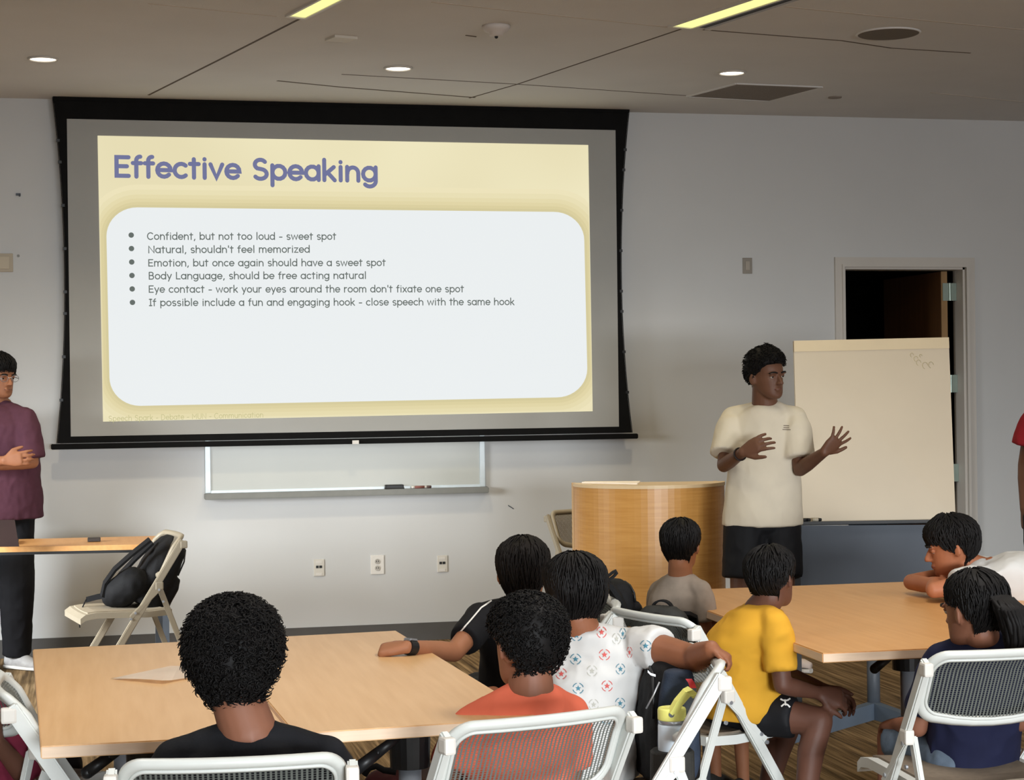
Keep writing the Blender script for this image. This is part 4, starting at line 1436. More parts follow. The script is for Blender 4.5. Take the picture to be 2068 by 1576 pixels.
# lone sneaker on the carpet beyond the yellow tee boy
fx = PZ(1592, 1356, 0)
t = thing('sneaker', 'black and white sneaker on the carpet seen past the yellow sleeve', 'shoe', fx)
d = (RGT * .8 - FWD * .6).normalized(); n = Vector((-d.y, d.x, 0))
b = B(); loft(b, [(fx + d * x + UP * .012, n * wd, UP * .012) for x, wd in ((-.13, .025), (-.11, .036), (-.03, .036), (.06, .042), (.11, .036), (.135, .02))], 20, ex=3); obj('sole', b, M_CAPW, t, smooth=False)
b = B(); loft(b, [(fx + d * x + UP * (.02 + h_ / 2), n * wd, UP * (h_ / 2)) for x, wd, h_ in ((-.125, .024, .09), (-.1, .034, .1), (-.03, .034, .09), (.03, .036, .065), (.08, .035, .05), (.125, .02, .035))], 20); obj('upper', b, M_BLACKC, t, smooth=True)
b = B(); loft(b, [(fx + d * x + UP * (.022 + h_ / 2) , n * wd, UP * (h_ / 2)) for x, wd, h_ in ((.07, .037, .05), (.09, .037, .049), (.132, .021, .034))], 20); obj('toe_cap', b, mat('pale_toe', (214, 198, 186), .6), t, smooth=True)


# ------------------------------------------------------------------ people
HS = [(0.0, .10, .33, .12), (.04, .17, .375, .02), (.10, .225, .385, -.06), (.18, .262, .385, -.17), (.26, .285, .385, -.29), (.34, .305, .388, -.37), (.42, .322, .388, -.42), (.50, .332, .372, -.445), (.57, .338, .392, -.46),
      (.64, .342, .395, -.468), (.72, .340, .378, -.46), (.80, .322, .335, -.43), (.87, .285, .265, -.37), (.93, .22, .17, -.28), (.97, .15, .09, -.19), (1.0, .05, .0, -.10)]


def hslice(z):
    z = min(1, max(0, z))
    for a, c in zip(HS[:-1], HS[1:]):
        if z <= c[0]:
            f = (z - a[0]) / (c[0] - a[0])
            return [a[i] + (c[i] - a[i]) * f for i in (1, 2, 3)]
    return list(HS[-1][1:])


def hpoint(z, az):
    """surface of the skull in head units: x right, y to the face, z up from the chin"""
    w_, yf, yb = hslice(z)
    cy = (yf + yb) / 2 + (yb - (yf + yb) / 2) * .12
    s, c = math.sin(az), math.cos(az)
    e = .88
    s = math.copysign(abs(s) ** e, s); c = math.copysign(abs(c) ** e, c)
    return Vector((w_ * s, cy + ((yf - cy) if c > 0 else (cy - yb)) * c, z))


class Head:
    def __init__(self, c, az, pitch, roll, H):
        f = AZ(az)
        r = Vector((f.y, -f.x, 0))
        u = UP.copy()
        p, ro = math.radians(pitch), math.radians(roll)
        f, u = (f * math.cos(p) - u * math.sin(p)), (u * math.cos(p) + f * math.sin(p))   # pitch > 0 looks down
        r, u = (r * math.cos(ro) - u * math.sin(ro)), (u * math.cos(ro) + r * math.sin(ro))  # roll > 0 leans to its right
        self.c, self.f, self.r, self.u, self.H = Vector(c), f, r, u, H

    def w(self, q):
        return self.c + (self.r * q[0] + self.f * (q[1] + .0) + self.u * (q[2] - .5)) * self.H

    def build(self, bm):
        n = 28
        prev = first = None
        for k in range(26):
            z = k / 25
            z = z * z * (3 - 2 * z) * .4 + z * .6
            vs = [bm.verts.new(self.w(hpoint(z, -2 * math.pi * i / n))) for i in range(n)]
            if prev:
                for i in range(n):
                    bm.faces.new((prev[i], prev[(i + 1) % n], vs[(i + 1) % n], vs[i]))
            else:
                first = vs
            prev = vs
        bm.faces.new(first[::-1]); bm.faces.new(prev)
        ax = (self.r, self.f, self.u)
        H = self.H

        def bl(x, y, z, rx, ry, rz, n_=10):
            ball(bm, self.w((x, y, z)), (rx * H, ry * H, rz * H), n=n_, axes=ax)
        # nose, brow, cheeks, lips, chin
        cone(bm, self.w((0, .385, .52)), self.w((0, .475, .355)), .032 * H, .050 * H, 10)
        bl(0, .475, .35, .055, .05, .046)
        for s in (-1, 1):
            bl(s * .048, .43, .338, .038, .05, .034)
            bl(s * .14, .375, .565, .11, .04, .03)
            # ears
            e = self.w((s * .345, -.03, .45))
            er = (self.r * (s * .55) - self.f * .83).normalized()
            en = er.cross(self.u)
            ball(bm, e + er * .03 * H, (.085 * H, .032 * H, .135 * H), n=12, axes=(er, en, self.u))
        bl(0, .395, .232, .105, .032, .022)
        bl(0, .395, .198, .088, .036, .026)
        bl(0, .345, .075, .09, .05, .05)

    def eyes(self, parent, lid=0.0):
        ew = mat('eye_white', (172, 160, 150), .3, .02); ed = mat('eye_iris', (28, 18, 14), .2, .1); br = mat('brow_hair', (20, 16, 14), .8, .2)
        for s in (-1, 1):
            b = B(); p = self.w((s * .15, .335, .495)); ball(b, p, .044 * self.H, n=14)
            e = obj('eye', b, ew, parent, smooth=True)
            b = B(); q = p + self.f * .034 * self.H; ball(b, q, (.027 * self.H, .016 * self.H, .026 * self.H), n=12, axes=(self.r, self.f, self.u)); obj('iris', b, ed, e, smooth=True)
            b = B(); ball(b, p + self.u * (.024 - lid) * self.H + self.f * .004 * self.H, (.058 * self.H, .050 * self.H, (.030 + lid) * self.H), n=12, axes=(self.r, self.f, self.u)); obj('eyelid', b, MATS[parent['skin_mat']], e, smooth=True)
            b = B(); pts = [self.w((s * x, y, z)) for x, y, z in ((.06, .425, .572), (.12, .43, .592), (.19, .405, .592), (.25, .36, .570))]
            tube(b, pts, [.016 * self.H, .019 * self.H, .017 * self.H, .008 * self.H], 8); obj('eyebrow', b, br, parent, smooth=True)
        b = B(); pts = [self.w((x, y, z)) for x, y, z in ((-.105, .37, .213), (-.05, .405, .216), (0, .415, .213), (.05, .405, .216), (.105, .37, .213))]
        tube(b, pts, .014 * self.H, 6)
        obj('lips', b, mat('lip_skin', (112, 64, 58), .5, .08), parent, smooth=True)


def ipol(tab, x):
    for (a, va), (c, vc) in zip(tab[:-1], tab[1:]):
        if x <= c:
            f = (x - a) / (c - a)
            f = f * f * (3 - 2 * f)
            return va + (vc - va) * f
    return tab[-1][1]


def make_hair(hd, parent, style, thick, zl, seed=1, nl=700, m=None, amp=.02, tuft=1.0, top=0.0, front=0.0, name='hair'):
    """zl: hair line height over azimuth 0 (face) .. 1 (nape); a closed cap with locks growing from it"""
    rnd = random.Random(seed)
    H = hd.H
    nA, nZ = 64, 22

    def surf(az, t, extra=0.0):
        a = abs(((az + math.pi) % (2 * math.pi)) - math.pi) / math.pi
        z0 = ipol(zl, a)
        z = z0 + (1 - z0) * math.sin(t * math.pi / 2)
        q = hpoint(z, az)
        d = Vector((q.x, q.y + .03, (q.z - .5) * 1.05)).normalized()
        rim = min(1.0, t / (.18 if style == 'curly' else .42))
        th = thick * (.25 + .75 * math.sin(rim * math.pi / 2)) + top * max(0, (z - .7) / .3) + front * max(0, 1 - a / .35) * rim
        return q + d * (th + extra), d, z0
    b = B()
    rows = []
    for j in range(nZ + 1):
        t = j / nZ
        row = []
        for i in range(nA):
            az = -2 * math.pi * i / nA
            q, d, z0 = surf(az, min(t, .985))
            k = noise.noise(Vector((q.x * 9, q.y * 9, q.z * 9)) + Vector((seed, seed, 0))) + .6 * noise.noise(Vector((q.x * 22, q.y * 22, q.z * 22)))
            row.append(b.verts.new(hd.w(q + d * (k * amp * min(1, .3 + t * 3)))))
        rows.append(row)
    inner = []
    for i in range(nA):
        az = -2 * math.pi * i / nA
        q, d, z0 = surf(az, 0)
        p = hpoint(z0 + .03, az)
        inner.append(b.verts.new(hd.w(p - d * .03)))
    for a_, c_ in [(inner, rows[0])] + list(zip(rows[:-1], rows[1:])):
        for i in range(nA):
            b.faces.new((a_[i], a_[(i + 1) % nA], c_[(i + 1) % nA], c_[i]))
    b.faces.new(rows[-1])

    def lock(pts, r0):
        n = len(pts)
        x, y = basis(pts[-1] - pts[0] + Vector((1e-5, 0, 0)))
        prev = None
        for i, p in enumerate(pts):
            r = r0 * (1 - .75 * (i / (n - 1)) ** 2)
            vs = [b.verts.new(p + x * (r * math.cos(2.094 * k)) + y * (r * math.sin(2.094 * k))) for k in range(3)]
            if prev:
                for k in range(3):
                    b.faces.new((prev[k], prev[(k + 1) % 3], vs[(k + 1) % 3], vs[k]))
            prev = vs
    for _ in range(nl):
        az = rnd.uniform(-math.pi, math.pi)
        z00 = ipol(zl, abs(az) / math.pi)
        t = math.asin(rnd.uniform(.0, 1) ** 1.0) * 2 / math.pi
        q, d, z0 = surf(az, t)
        P = hd.w(q); N_ = (hd.r * d.x + hd.f * d.y + hd.u * d.z).normalized()
        if style == 'curly':
            T1, T2 = basis(N_)
            ph = rnd.uniform(0, 6.28)
            R_ = rnd.uniform(.018, .034) * H / .2 * .2 * tuft * 1.0
            turns = rnd.uniform(1.0, 1.7)
            drift = (T1 * rnd.uniform(-1, 1) + T2 * rnd.uniform(-1, 1)) * .05 * H
            pts = [P + T1 * (R_ * math.cos(ph + turns * 6.28 * s)) + T2 * (R_ * math.sin(ph + turns * 6.28 * s)) + N_ * ((.012 + .055 * s * tuft) * H) + drift * s for s in [i / 9 for i in range(10)]]
            lock(pts, rnd.uniform(.010, .017) * H)
        else:
            # combed: follows the skull down and sideways
            da = rnd.uniform(-.25, .25)
            L = rnd.uniform(.18, .38)
            pts = []
            for s in range(5):
                tt = t - L * s / 4
                q2, d2, _z = surf(az + da * s / 4, max(-.0, tt), .012 + (.012 if style == 'spiky' else -.004) * s / 4 + rnd.uniform(0, .012))
                pts.append(hd.w(q2) - hd.u * (max(0, -tt) * .2 * H))
            lock(pts, rnd.uniform(.012, .02) * H)
    return obj(name, b, m or M_HAIR, parent, smooth=True)


M_HAIR = mat('black_hair', (17, 15, 15), .62, .35, 30, .2)
M_HAIR2 = mat('brown_black_hair', (22, 18, 16), .65, .3, 30, .2)


def hand(bm, wrist, d, nrm, side, L=.17, curl=(.3, .35, .4, .45), spread=.22, thumb=.5, bend=None):
    """d to the finger tips, nrm out of the back of the hand, side = +1: thumb on the d x nrm side"""
    d = Vector(d).normalized()
    nrm = Vector(nrm); nrm = (nrm - d * nrm.dot(d)).normalized()
    lat = d.cross(nrm) * side
    k = L / .18
    r = lambda x: x * k
    rings = []
    for s, w_, h_ in ((-.01, .024, .020), (.012, .030, .019), (.05, .040, .017), (.082, .041, .0145), (.094, .036, .011)):
        rings.append((wrist + d * r(s), lat * r(w_), nrm * r(h_)))
    loft(bm, rings, 18, ex=2.6)
    lens = (.070, .080, .074, .058)
    for i in range(4):
        off = (.031, .0105, -.0105, -.030)[i]
        ang = spread * (.5 - i / 3)
        p = wrist + d * r(.086 - .006 * (i == 3)) + lat * r(off)
        fd = (d * math.cos(ang) + lat * math.sin(ang)).normalized()
        seg = (.45, .30, .25)
        pts = [p - fd * r(.012), p]
        ax = fd.cross(nrm)
        nn = nrm.copy()
        cur = fd
        for s in seg:
            c = curl[i]
            cur = (cur * math.cos(c) - nn * math.sin(c)).normalized()
            nn = ax.cross(cur) if ax.cross(cur).dot(nn) > 0 else -ax.cross(cur)
            p = p + cur * r(lens[i] * s)
            pts.append(p)
        q = r(.0088)
        limb(bm, pts, [q * 1.05, q * 1.05, q, q * .93, q * .8], 10)
    p0 = wrist + d * r(.022) + lat * r(.026)
    t1 = (d * math.cos(.75) + lat * math.sin(.75) - nrm * .25 * thumb).normalized()
    p1 = p0 + t1 * r(.038)
    t2 = (d * .9 + lat * (.45 - .5 * thumb) - nrm * .5 * thumb).normalized()
    p2 = p1 + t2 * r(.030)
    p3 = p2 + (t2 - nrm * .3 * thumb).normalized() * r(.022)
    limb(bm, [p0, p1, p2, p3], [r(.0135), r(.0115), r(.0105), r(.0085)], 10)


def torso_rings(P, rows, s_x, mul=1.0, add=0.0, hip_r=None, yoff=0.0):
    """P: dict with hip, N, SL, SR; rows (t, rx, ry) in units of half shoulder width"""
    up = (P['N'] - P['hip'])
    rs = (P['SR'] - P['SL']).normalized()
    rh = P.get('hipr', rs)
    sh = (P['SR'] - P['SL']).length / 2 * s_x
    mid = P.get('bend', Vector((0, 0, 0)))
    out = []
    sm = (P['SL'] + P['SR']) / 2
    prev = None
    for t, rx, ry in rows:
        c = P['hip'] + up * t + mid * (4 * t * (1 - t) if 0 <= t <= 1 else 0)
        tgt = sm - (P['hip'] + up * .88)
        c = c + tgt * max(0, min(1, (t - .3) / .5)) * max(0, min(1, (1.02 - t) / .2))
        r = rh.lerp(rs, max(0, min(1, t / .8))).normalized()
        f = UP.cross(r).normalized()
        u = up.normalized()
        f2 = (f - u * f.dot(u) * .8).normalized()
        out.append((c + f * yoff, r * (rx * sh * mul + add), f2 * (ry * sh * mul + add)))
    return out


BODY = [(-.10, .62, .50), (-.03, .80, .62), (.08, .84, .64), (.25, .78, .58), (.45, .80, .60), (.65, .88, .62), (.80, .90, .54), (.90, .66, .42), (.97, .42, .36), (1.02, .34, .34)]
SHIRT = [(-.08, .93, .72), (.04, .94, .72), (.22, .90, .68), (.45, .90, .68), (.65, .95, .68), (.80, .95, .58), (.89, .74, .46), (.955, .50, .40), (.985, .40, .38)]


def decal_faces(me, polys, lift=.0016):
    """draws printed shapes on a garment: each polygon given in photo pixels is laid on the cloth itself"""
    vs = [v.co.copy() for v in me.vertices]
    bvh = BVHTree.FromPolygons(vs, [tuple(p.vertices) for p in me.polygons])
    bm = bmesh.new(); bm.from_mesh(me)
    for mi, poly in polys:
        ok, co = True, []
        for (x, y) in poly:
            d = ray(x, y).normalized()
            h, n, i, ds = bvh.ray_cast(CAM, d)
            if h is None:
                ok = False
                break
            if n.dot(d) > 0:
                n = -n
            co.append(h + n * lift)
        if ok and len(co) > 2 and max((a - co[0]).length for a in co) < .12:
            f = bm.faces.new([bm.verts.new(c) for c in co])
            f.material_index = mi
    bm.to_mesh(me); bm.free()
    return me


def person(label, **k):
    g = k.get
    s = g('s', .8)
    P = dict(hip=k['hip'], N=k['N'], SL=k['SL'], SR=k['SR'])
    rs = (P['SR'] - P['SL']).normalized()
    P['hipr'] = AZ(k['haz'] + 90) if 'haz' in k else rs
    P['bend'] = g('bend', Vector((0, 0, 0)))
    hr = P['hipr']; hf = UP.cross(hr).normalized()
    hd = Head(k['head'], k['az'], g('pitch', 0), g('roll', 0), g('H', .2))
    skin = k['skin']
    b = B()
    hd.build(b)
    nr = g('neck', .047)
    base = hd.w((0, -.10, .18)); n0 = P['N'] - UP * .02
    for S_ in (P['SL'], P['SR']):
        limb(b, [P['N'] - UP * .045, S_ - UP * .02], [nr * .8, .018 * s], 14)
    limb(b, [n0, base, hd.w((0, -.08, .3))], [nr * 1.12, nr, nr * 1.0], 18)
    loft(b, torso_rings(P, BODY, g('bw', 1.0) * .84), 24)
    am = g('arm', 1.0); ua, el, wr = .041 * s * am, .034 * s * am, .0235 * s * (.4 + .6 * am)
    EL, ER, WL, WR = [k.get(n) for n in ('EL', 'ER', 'WL', 'WR')]
    kn_default = lambda sd: P['hip'] + hr * (sd * .085 * s) + hf * .40 * s + UP * .02
    if EL is None:
        EL = P['SL'] - UP * .24 * s - hr * .03 + hf * .06
    if ER is None:
        ER = P['SR'] - UP * .24 * s + hr * .03 + hf * .06
    if WL is None:
        WL = EL + (hf * .2 + hr * .08 - UP * .03) * s
    if WR is None:
        WR = ER + (hf * .2 - hr * .08 - UP * .03) * s
    for S_, E_, W_ in ((P['SL'], EL, WL), (P['SR'], ER, WR)):
        m1 = S_.lerp(E_, .4)
        f1 = E_.lerp(W_, .3)
        limb(b, [S_ - UP * .012, m1, E_, f1, W_], [ua * .84, ua, el, el * 1.02, wr], 14)
    for sd, W_, E_, key in ((-1, WL, EL, 'handL'), (1, WR, ER, 'handR')):
        h = g(key)
        L_ = g('handlen', .175 * (s / 1.0) ** .8)
        if h is None:
            d = (W_ - E_).normalized()
            hand(b, W_, d, UP + rs * sd * .3, -sd, L=L_)
        else:
            hand(b, W_, h.get('d', W_ - E_), h.get('n', UP), h.get('side', -sd), L=L_ * h.get('k', 1), curl=h.get('curl', (.3, .35, .4, .45)), spread=h.get('spread', .22), thumb=h.get('thumb', .5))
    # legs
    legs = {}
    for sd, nm in ((-1, 'L'), (1, 'R')):
        hp = P['hip'] + hr * (sd * .082 * s)
        K = g('K' + nm) or kn_default(sd)
        A = g('A' + nm) or Vector((K.x + hf.x * .02, K.y + hf.y * .02, .09))
        legs[nm] = (hp, K, A)
        cf = K.lerp(A, .32) - hf * .012
        limb(b, [hp, hp.lerp(K, .5), K, cf, A], [.074 * s, .066 * s, .050 * s, .050 * s, .031 * s], 16)
        fd = g('F' + nm) or hf
        fd = Vector((fd.x, fd.y, 0)).normalized()
        limb(b, [A, Vector((A.x, A.y, .05)) + fd * .01], [.031 * s, .030 * s], 14)
        ball(b, Vector((A.x, A.y, .038)) + fd * .03 * s, (.030 * s, .085 * s, .018), n=12, axes=(Vector((fd.y, -fd.x, 0)), fd, UP))
    me = remesh('person', b, g('vox', .0052), g('sm', 3), .5)
    org = Vector((P['hip'].x, P['hip'].y, 0))
    body = obj('person', me, skin, None, origin=org)
    body['skin_mat'] = skin.name
    tag(body, label, 'person', g('group'))
    if g('face', True):
        hd.eyes(body, g('lid', 0.0))
    # shirt
    sh = k['shirt']
    b = B()
    rc = (nr * 1.15 + .003 - sh.get('add', .012)) / ((P['SR'] - P['SL']).length / 2 * sh.get('w', 1.0))
    rws = list(g('rows', SHIRT))
    rws[-1] = (rws[-1][0], rc, rc)
    rws[-2] = (rws[-2][0], max(rc * 1.12, rws[-2][1]), max(rc * 1.05, rws[-2][2]))
    loft(b, torso_rings(P, rws, sh.get('w', 1.0), 1.0, sh.get('add', .012)), 32, ex=2.2)
    fr = sh.get('sleeve', .62)
    for S_, E_, W_ in ((P['SL'], EL, WL), (P['SR'], ER, WR)):
        q = S_.lerp(E_, min(fr, 1.0))
        r0, r1 = sh.get('r0', .062) * s, sh.get('r1', .060) * s
        inn = S_.lerp((P['SL'] + P['SR']) / 2, .25)
        S0 = S_ - UP * (r0 * .12)
        limb(b, [inn, S0, S_.lerp(E_, .3 * fr)], [r0 * .80, r0 * .80, r0 * .96], 16)
        rz = torso_rings(P, [(.955, .44, .4)], sh.get('w', 1.0), 1.0, 0)[0]
        limb(b, [P['N'].lerp(rz[0], .6) - UP * .022 - (P['N'] - P['SL']).normalized() * 0, S0 + UP * r0 * .1], [nr * .98 + .008, r0 * .66], 16)
        if fr <= 1.0:
            limb(b, [S_.lerp(E_, .3 * fr), q], [r0, r1], 18, flat_end=True)
        else:
            limb(b, [S_.lerp(E_, .3), E_, E_.lerp(W_, fr - 1)], [r0, r1, r1 * .9], 18, flat_end=True)
    rr = torso_rings(P, [(sh.get('ct', .975), rc, rc)], sh.get('w', 1.0), 1.0, sh.get('add', .012))[0]
    tube(b, [rr[0] + rr[1] * math.cos(a) + rr[2] * math.sin(a) for a in [2 * math.pi * i / 24 for i in range(24)]], .008, 8, closed=True)
    sm = remesh('shirt', b, sh.get('vox', .0065), sh.get('sm', 8), .5, sh.get('fold', .0055), sh.get('ff', (11, 11, 8)), sh.get('seed', 1))
    ms = [sh['m']]
    if sh.get('prints'):
        ms += sh['printm']
        decal_faces(sm, sh['prints'])
    so = obj('shirt', sm, ms, body)
    # shorts or trousers
    bt = g('bottom')
    if bt:
        b = B()
        loft(b, torso_rings(P, [(-.14, .55, .5), (-.06, .86, .68), (.05, .90, .70), (.16, .84, .64)], g('bw', 1.0), 1.0, .010), 24)
        for nm in 'LR':
            hp, K, A = legs[nm]
            f = bt['frac']
            r0, r1 = bt.get('r0', .088) * s, bt.get('r1', .080) * s
            if f <= 1:
                limb(b, [hp, hp.lerp(K, f)], [r0, r1], 18, flat_end=True)
            else:
                limb(b, [hp, K, K.lerp(A, f - 1)], [r0, r1 * .82, r1 * .66], 18, flat_end=True)
        bm_ = remesh(bt['name'], b, bt.get('vox', .008), 4, .5, bt.get('fold', .005), (12, 12, 9), 3)
        ms = [bt['m']]
        if bt.get('prints'):
            ms += bt['printm']; decal_faces(bm_, bt['prints'])
        obj(bt['name'], bm_, ms, body)
    # shoes
    for nm in 'LR':
        hp, K, A = legs[nm]
        fd = g('F' + nm) or hf
        fd = Vector((fd.x, fd.y, 0)).normalized(); n = Vector((fd.y, -fd.x, 0))
        c = Vector((A.x, A.y, 0)) + fd * .03 * s
        b = B()
        loft(b, [(c + fd * (x * s) + UP * (.004 + h_ / 2), n * (wd * s), UP * (h_ / 2)) for x, wd, h_ in ((-.105, .026, .07), (-.09, .038, .09), (-.03, .040, .095), (.03, .043, .08), (.09, .046, .055), (.14, .036, .045), (.155, .018, .03))], 20)
        so_ = obj('shoe', b, g('shoem', M_GREYC), body, smooth=True)
        b = B()
        loft(b, [(c + fd * (x * s) + UP * .011, n * (wd * s), UP * .011) for x, wd in ((-.112, .026), (-.095, .040), (-.03, .042), (.03, .045), (.09, .048), (.145, .038), (.162, .018))], 20, ex=3)
        obj('sole', b, g('solem', M_BLACKP), so_)
    hh = k['hair']
    make_hair(hd, body, hh.get('style', 'comb'), hh.get('th', .07), hh['zl'], hh.get('seed', 1), hh.get('n', 700), hh.get('m', M_HAIR), hh.get('amp', .015), hh.get('tuft', 1.0), hh.get('top', 0.0), hh.get('front', 0.0))
    return body, hd, P


def skinm(name, c):
    return mat(name, c, .55, .06, 18, .35)


SK_A = skinm('skin_warm_brown', (128, 84, 64))
SK_B = skinm('skin_brown', (138, 87, 60))
SK_C = skinm('skin_deep_brown', (96, 63, 50))
SK_D = skinm('skin_tan', (156, 104, 74))
SK_E = skinm('skin_dark_brown', (104, 70, 52))
NAPE = [(0, .80), (.25, .74), (.38, .60), (.5, .50), (.62, .42), (.8, .22), (1, .16)]
NAPE_HI = [(0, .80), (.25, .74), (.38, .60), (.5, .52), (.62, .45), (.8, .28), (1, .22)]

# --- boy in the black tee, nearest
person('boy in a black tee with thick curly hair, seen from behind', s=.82,
       head=C(474, 1340, 3.70), az=-6, pitch=6, roll=-3, H=.205, N=C(505, 1468, 3.66), SL=C(350, 1530, 3.68), SR=C(660, 1524, 3.68), hip=C(500, 1772, 3.74), neck=.052, haz=-7,
       skin=SK_A, shirt=dict(m=mat('black_cotton', (24, 25, 29), .85, .12, 30, .2, bump=.2), add=.014, r0=.064, seed=2, ct=.965), bottom=dict(name='shorts', m=M_BLACKC, frac=.8), face=True,
       hair=dict(style='curly', th=.115, zl=[(0, .80), (.25, .72), (.38, .56), (.5, .46), (.62, .34), (.8, .10), (1, .02)], seed=5, n=2600, amp=.016, tuft=1.1, top=.02))
# --- boy in the orange tee
person('boy in an orange tee with short black hair, seen from behind', s=.8,
       head=C(1062, 1300, 4.36), az=-30, pitch=6, roll=2, H=.203, N=C(1072, 1380, 4.34), SL=C(946, 1458, 4.32), SR=C(1154, 1432, 4.42), hip=C(1040, 1655, 4.36), neck=.050, haz=-28,
       skin=SK_A, shirt=dict(m=mat('coral_cotton', (214, 106, 80), .85, .05, 14, .2), add=.016, sleeve=.72, r0=.066, r1=.066, seed=4, ct=.965), EL=C(896, 1592, 4.28), WL=C(860, 1560, 4.62), bottom=dict(name='shorts', m=M_BLACKC, frac=.8),
       hair=dict(style='curly', th=.085, zl=[(0, .80), (.25, .72), (.38, .58), (.5, .50), (.62, .36), (.8, .08), (1, .0)], seed=8, n=2000, amp=.015, tuft=.6))


# --- boy in the white star print tee
def star(cx, cy, r, mi, sq=1.0, ring=True, rot=0.0):
    out = []
    pts = []
    for i in range(10):
        a = math.radians(-90 + 36 * i + rot)
        q = r * .56 if i % 2 == 0 else r * .24
        pts.append((cx + q * math.cos(a) * sq, cy + q * math.sin(a)))
    for i in range(10):
        out.append((mi, [(cx, cy), pts[i], pts[(i + 1) % 10]]))
    if ring:
        for i in range(24):
            if i % 12 in (0, 11, 5, 6):
                continue
            a0, a1 = 2 * math.pi * i / 24, 2 * math.pi * (i + .98) / 24
            out.append((mi, [(cx + r * math.cos(a0) * sq, cy + r * math.sin(a0)), (cx + r * math.cos(a1) * sq, cy + r * math.sin(a1)), (cx + r * .86 * math.cos(a1) * sq, cy + r * .86 * math.sin(a1)), (cx + r * .86 * math.cos(a0) * sq, cy + r * .86 * math.sin(a0))]))
    return out


prn = []
for (x, y, mi, sq) in ((1165, 1284, 1, 1), (1215, 1278, 2, .9), (1258, 1281, 1, .6), (1245, 1291, 3, .8), (1304, 1305, 1, .95), (1163, 1332, 1, 1), (1221, 1323, 2, 1), (1272, 1318, 2, .5), (1134, 1362, 2, 1), (1196, 1356, 3, .95), (1253, 1352, 1, .85), (1168, 1391, 1, 1), (1226, 1386, 2, 1), (1199, 1424, 3, .9), (1252, 1421, 1, .9), (1140, 1420, 2, 1), (1170, 1452, 2, 1), (1225, 1452, 1, 1)):
    prn += star(x, y, 11.5, mi, sq)
SRp = C(1284, 1300, 4.95)
person('boy in a white star print tee stretching his arm over a chair back', s=.86,
       head=C(1159, 1203, 4.98), az=-22, pitch=4, roll=0, H=.196, N=C(1178, 1272, 4.98), SL=C(1128, 1316, 5.06), SR=SRp, hip=C(1196, 1556, 4.92), neck=.048, haz=-60, bw=1.25,
       ER=C(1404, 1331, 4.78), WR=C(1436, 1311, 4.66), handR=dict(d=RGT * .75 - UP * .35 - FWD * .3, n=UP * .7 + RGT * .7 - FWD * .3, curl=(.8, .8, .85, .9), side=1, thumb=.2, k=.66), arm=1.22,
       EL=C(1040, 1440, 5.15), WL=C(1000, 1410, 5.3),
       skin=SK_B, shirt=dict(m=mat('white_cotton', (205, 205, 203), .85, .02, 14, .2), add=.020, w=1.12, sleeve=.44, r0=.066, r1=.070, seed=6, ff=(14, 14, 14), fold=.006, prints=prn, ct=.955,
                             printm=[mat('teal_print', (74, 128, 148), .8, .1), mat('red_print', (206, 92, 88), .8, .1), mat('grey_print', (176, 176, 168), .8, .1)]),
       bottom=dict(name='shorts', m=M_BLACKC, frac=.8),
       hair=dict(style='comb', th=.088, zl=[(0, .80), (.25, .72), (.38, .54), (.5, .40), (.62, .26), (.8, .06), (1, .0)], seed=12, n=900, amp=.02, top=.015))

# --- boy with the wristwatch, white striped black top
wristL = PZ(822, 1307, .765)


def strip(pts, wpx, mi):
    out = []
    for (x0, y0), (x1, y1) in zip(pts[:-1], pts[1:]):
        for j in range(4):
            a = (x0 + (x1 - x0) * j / 4, y0 + (y1 - y0) * j / 4); c = (x0 + (x1 - x0) * (j + 1) / 4, y0 + (y1 - y0) * (j + 1) / 4)
            dx, dy = c[0] - a[0], c[1] - a[1]; l = math.hypot(dx, dy)
            n = (-dy / l * wpx / 2, dx / l * wpx / 2)
            out.append((mi, [(a[0] + n[0], a[1] + n[1]), (c[0] + n[0], c[1] + n[1]), (c[0] - n[0], c[1] - n[1]), (a[0] - n[0], a[1] - n[1])]))
    return out


st = strip([(993, 1214), (972, 1228), (950, 1254), (934, 1272), (922, 1284)], 3, 1) + strip([(895, 1291), (906, 1299)], 3, 1) + strip([(903, 1286), (914, 1295)], 3, 1)
bs, bh, bp = person('boy in a black top with white stripes, wristwatch arm on the table', s=.86,
       head=C(1058, 1158, 5.66), az=8, pitch=4, roll=0, H=.20, N=C(1052, 1210, 5.66), SL=C(985, 1236, 5.62), SR=C(1118, 1246, 5.72), hip=C(1042, 1440, 5.72), neck=.05, haz=-10, bw=1.1,
       EL=C(917, 1318, 5.42), WL=wristL, handL=dict(d=-RGT * 1.0 + FWD * .12 - UP * .12, n=UP * .9 - FWD * .3, curl=(1.0, 1.05, 1.1, 1.15), side=1, thumb=.7, spread=.05),
       ER=C(1120, 1370, 5.7), WR=C(1090, 1390, 5.95),
       skin=SK_D, shirt=dict(m=mat('black_jersey', (20, 20, 23), .8, .12, 30, .25), add=.016, w=1.05, sleeve=.72, r0=.062, r1=.058, seed=9, prints=st, printm=[mat('white_stripe', (226, 224, 218), .8, .03)]),
       bottom=dict(name='shorts', m=M_BLACKC, frac=.9),
       hair=dict(style='comb', th=.075, zl=[(0, .80), (.25, .72), (.38, .56), (.5, .46), (.62, .36), (.8, .14), (1, .08)], seed=14, n=800, amp=.012, m=M_HAIR2))
wd = (bs.location * 0 + wristL - C(917, 1318, 5.42)).normalized()
x_, y_ = basis(wd)
wc = wristL - wd * .012
b = B(); loft(b, [(wc - wd * .013, x_ * .0265, y_ * .0235), (wc + wd * .013, x_ * .0255, y_ * .0225)], 24)
t = obj('wristwatch', b, M_BLACKP, None, origin=wc); tag(t, 'dark wristwatch on the forearm resting on the near table', 'watch')
b = B(); up2 = (UP - wd * UP.dot(wd)).normalized(); sd2 = wd.cross(up2)
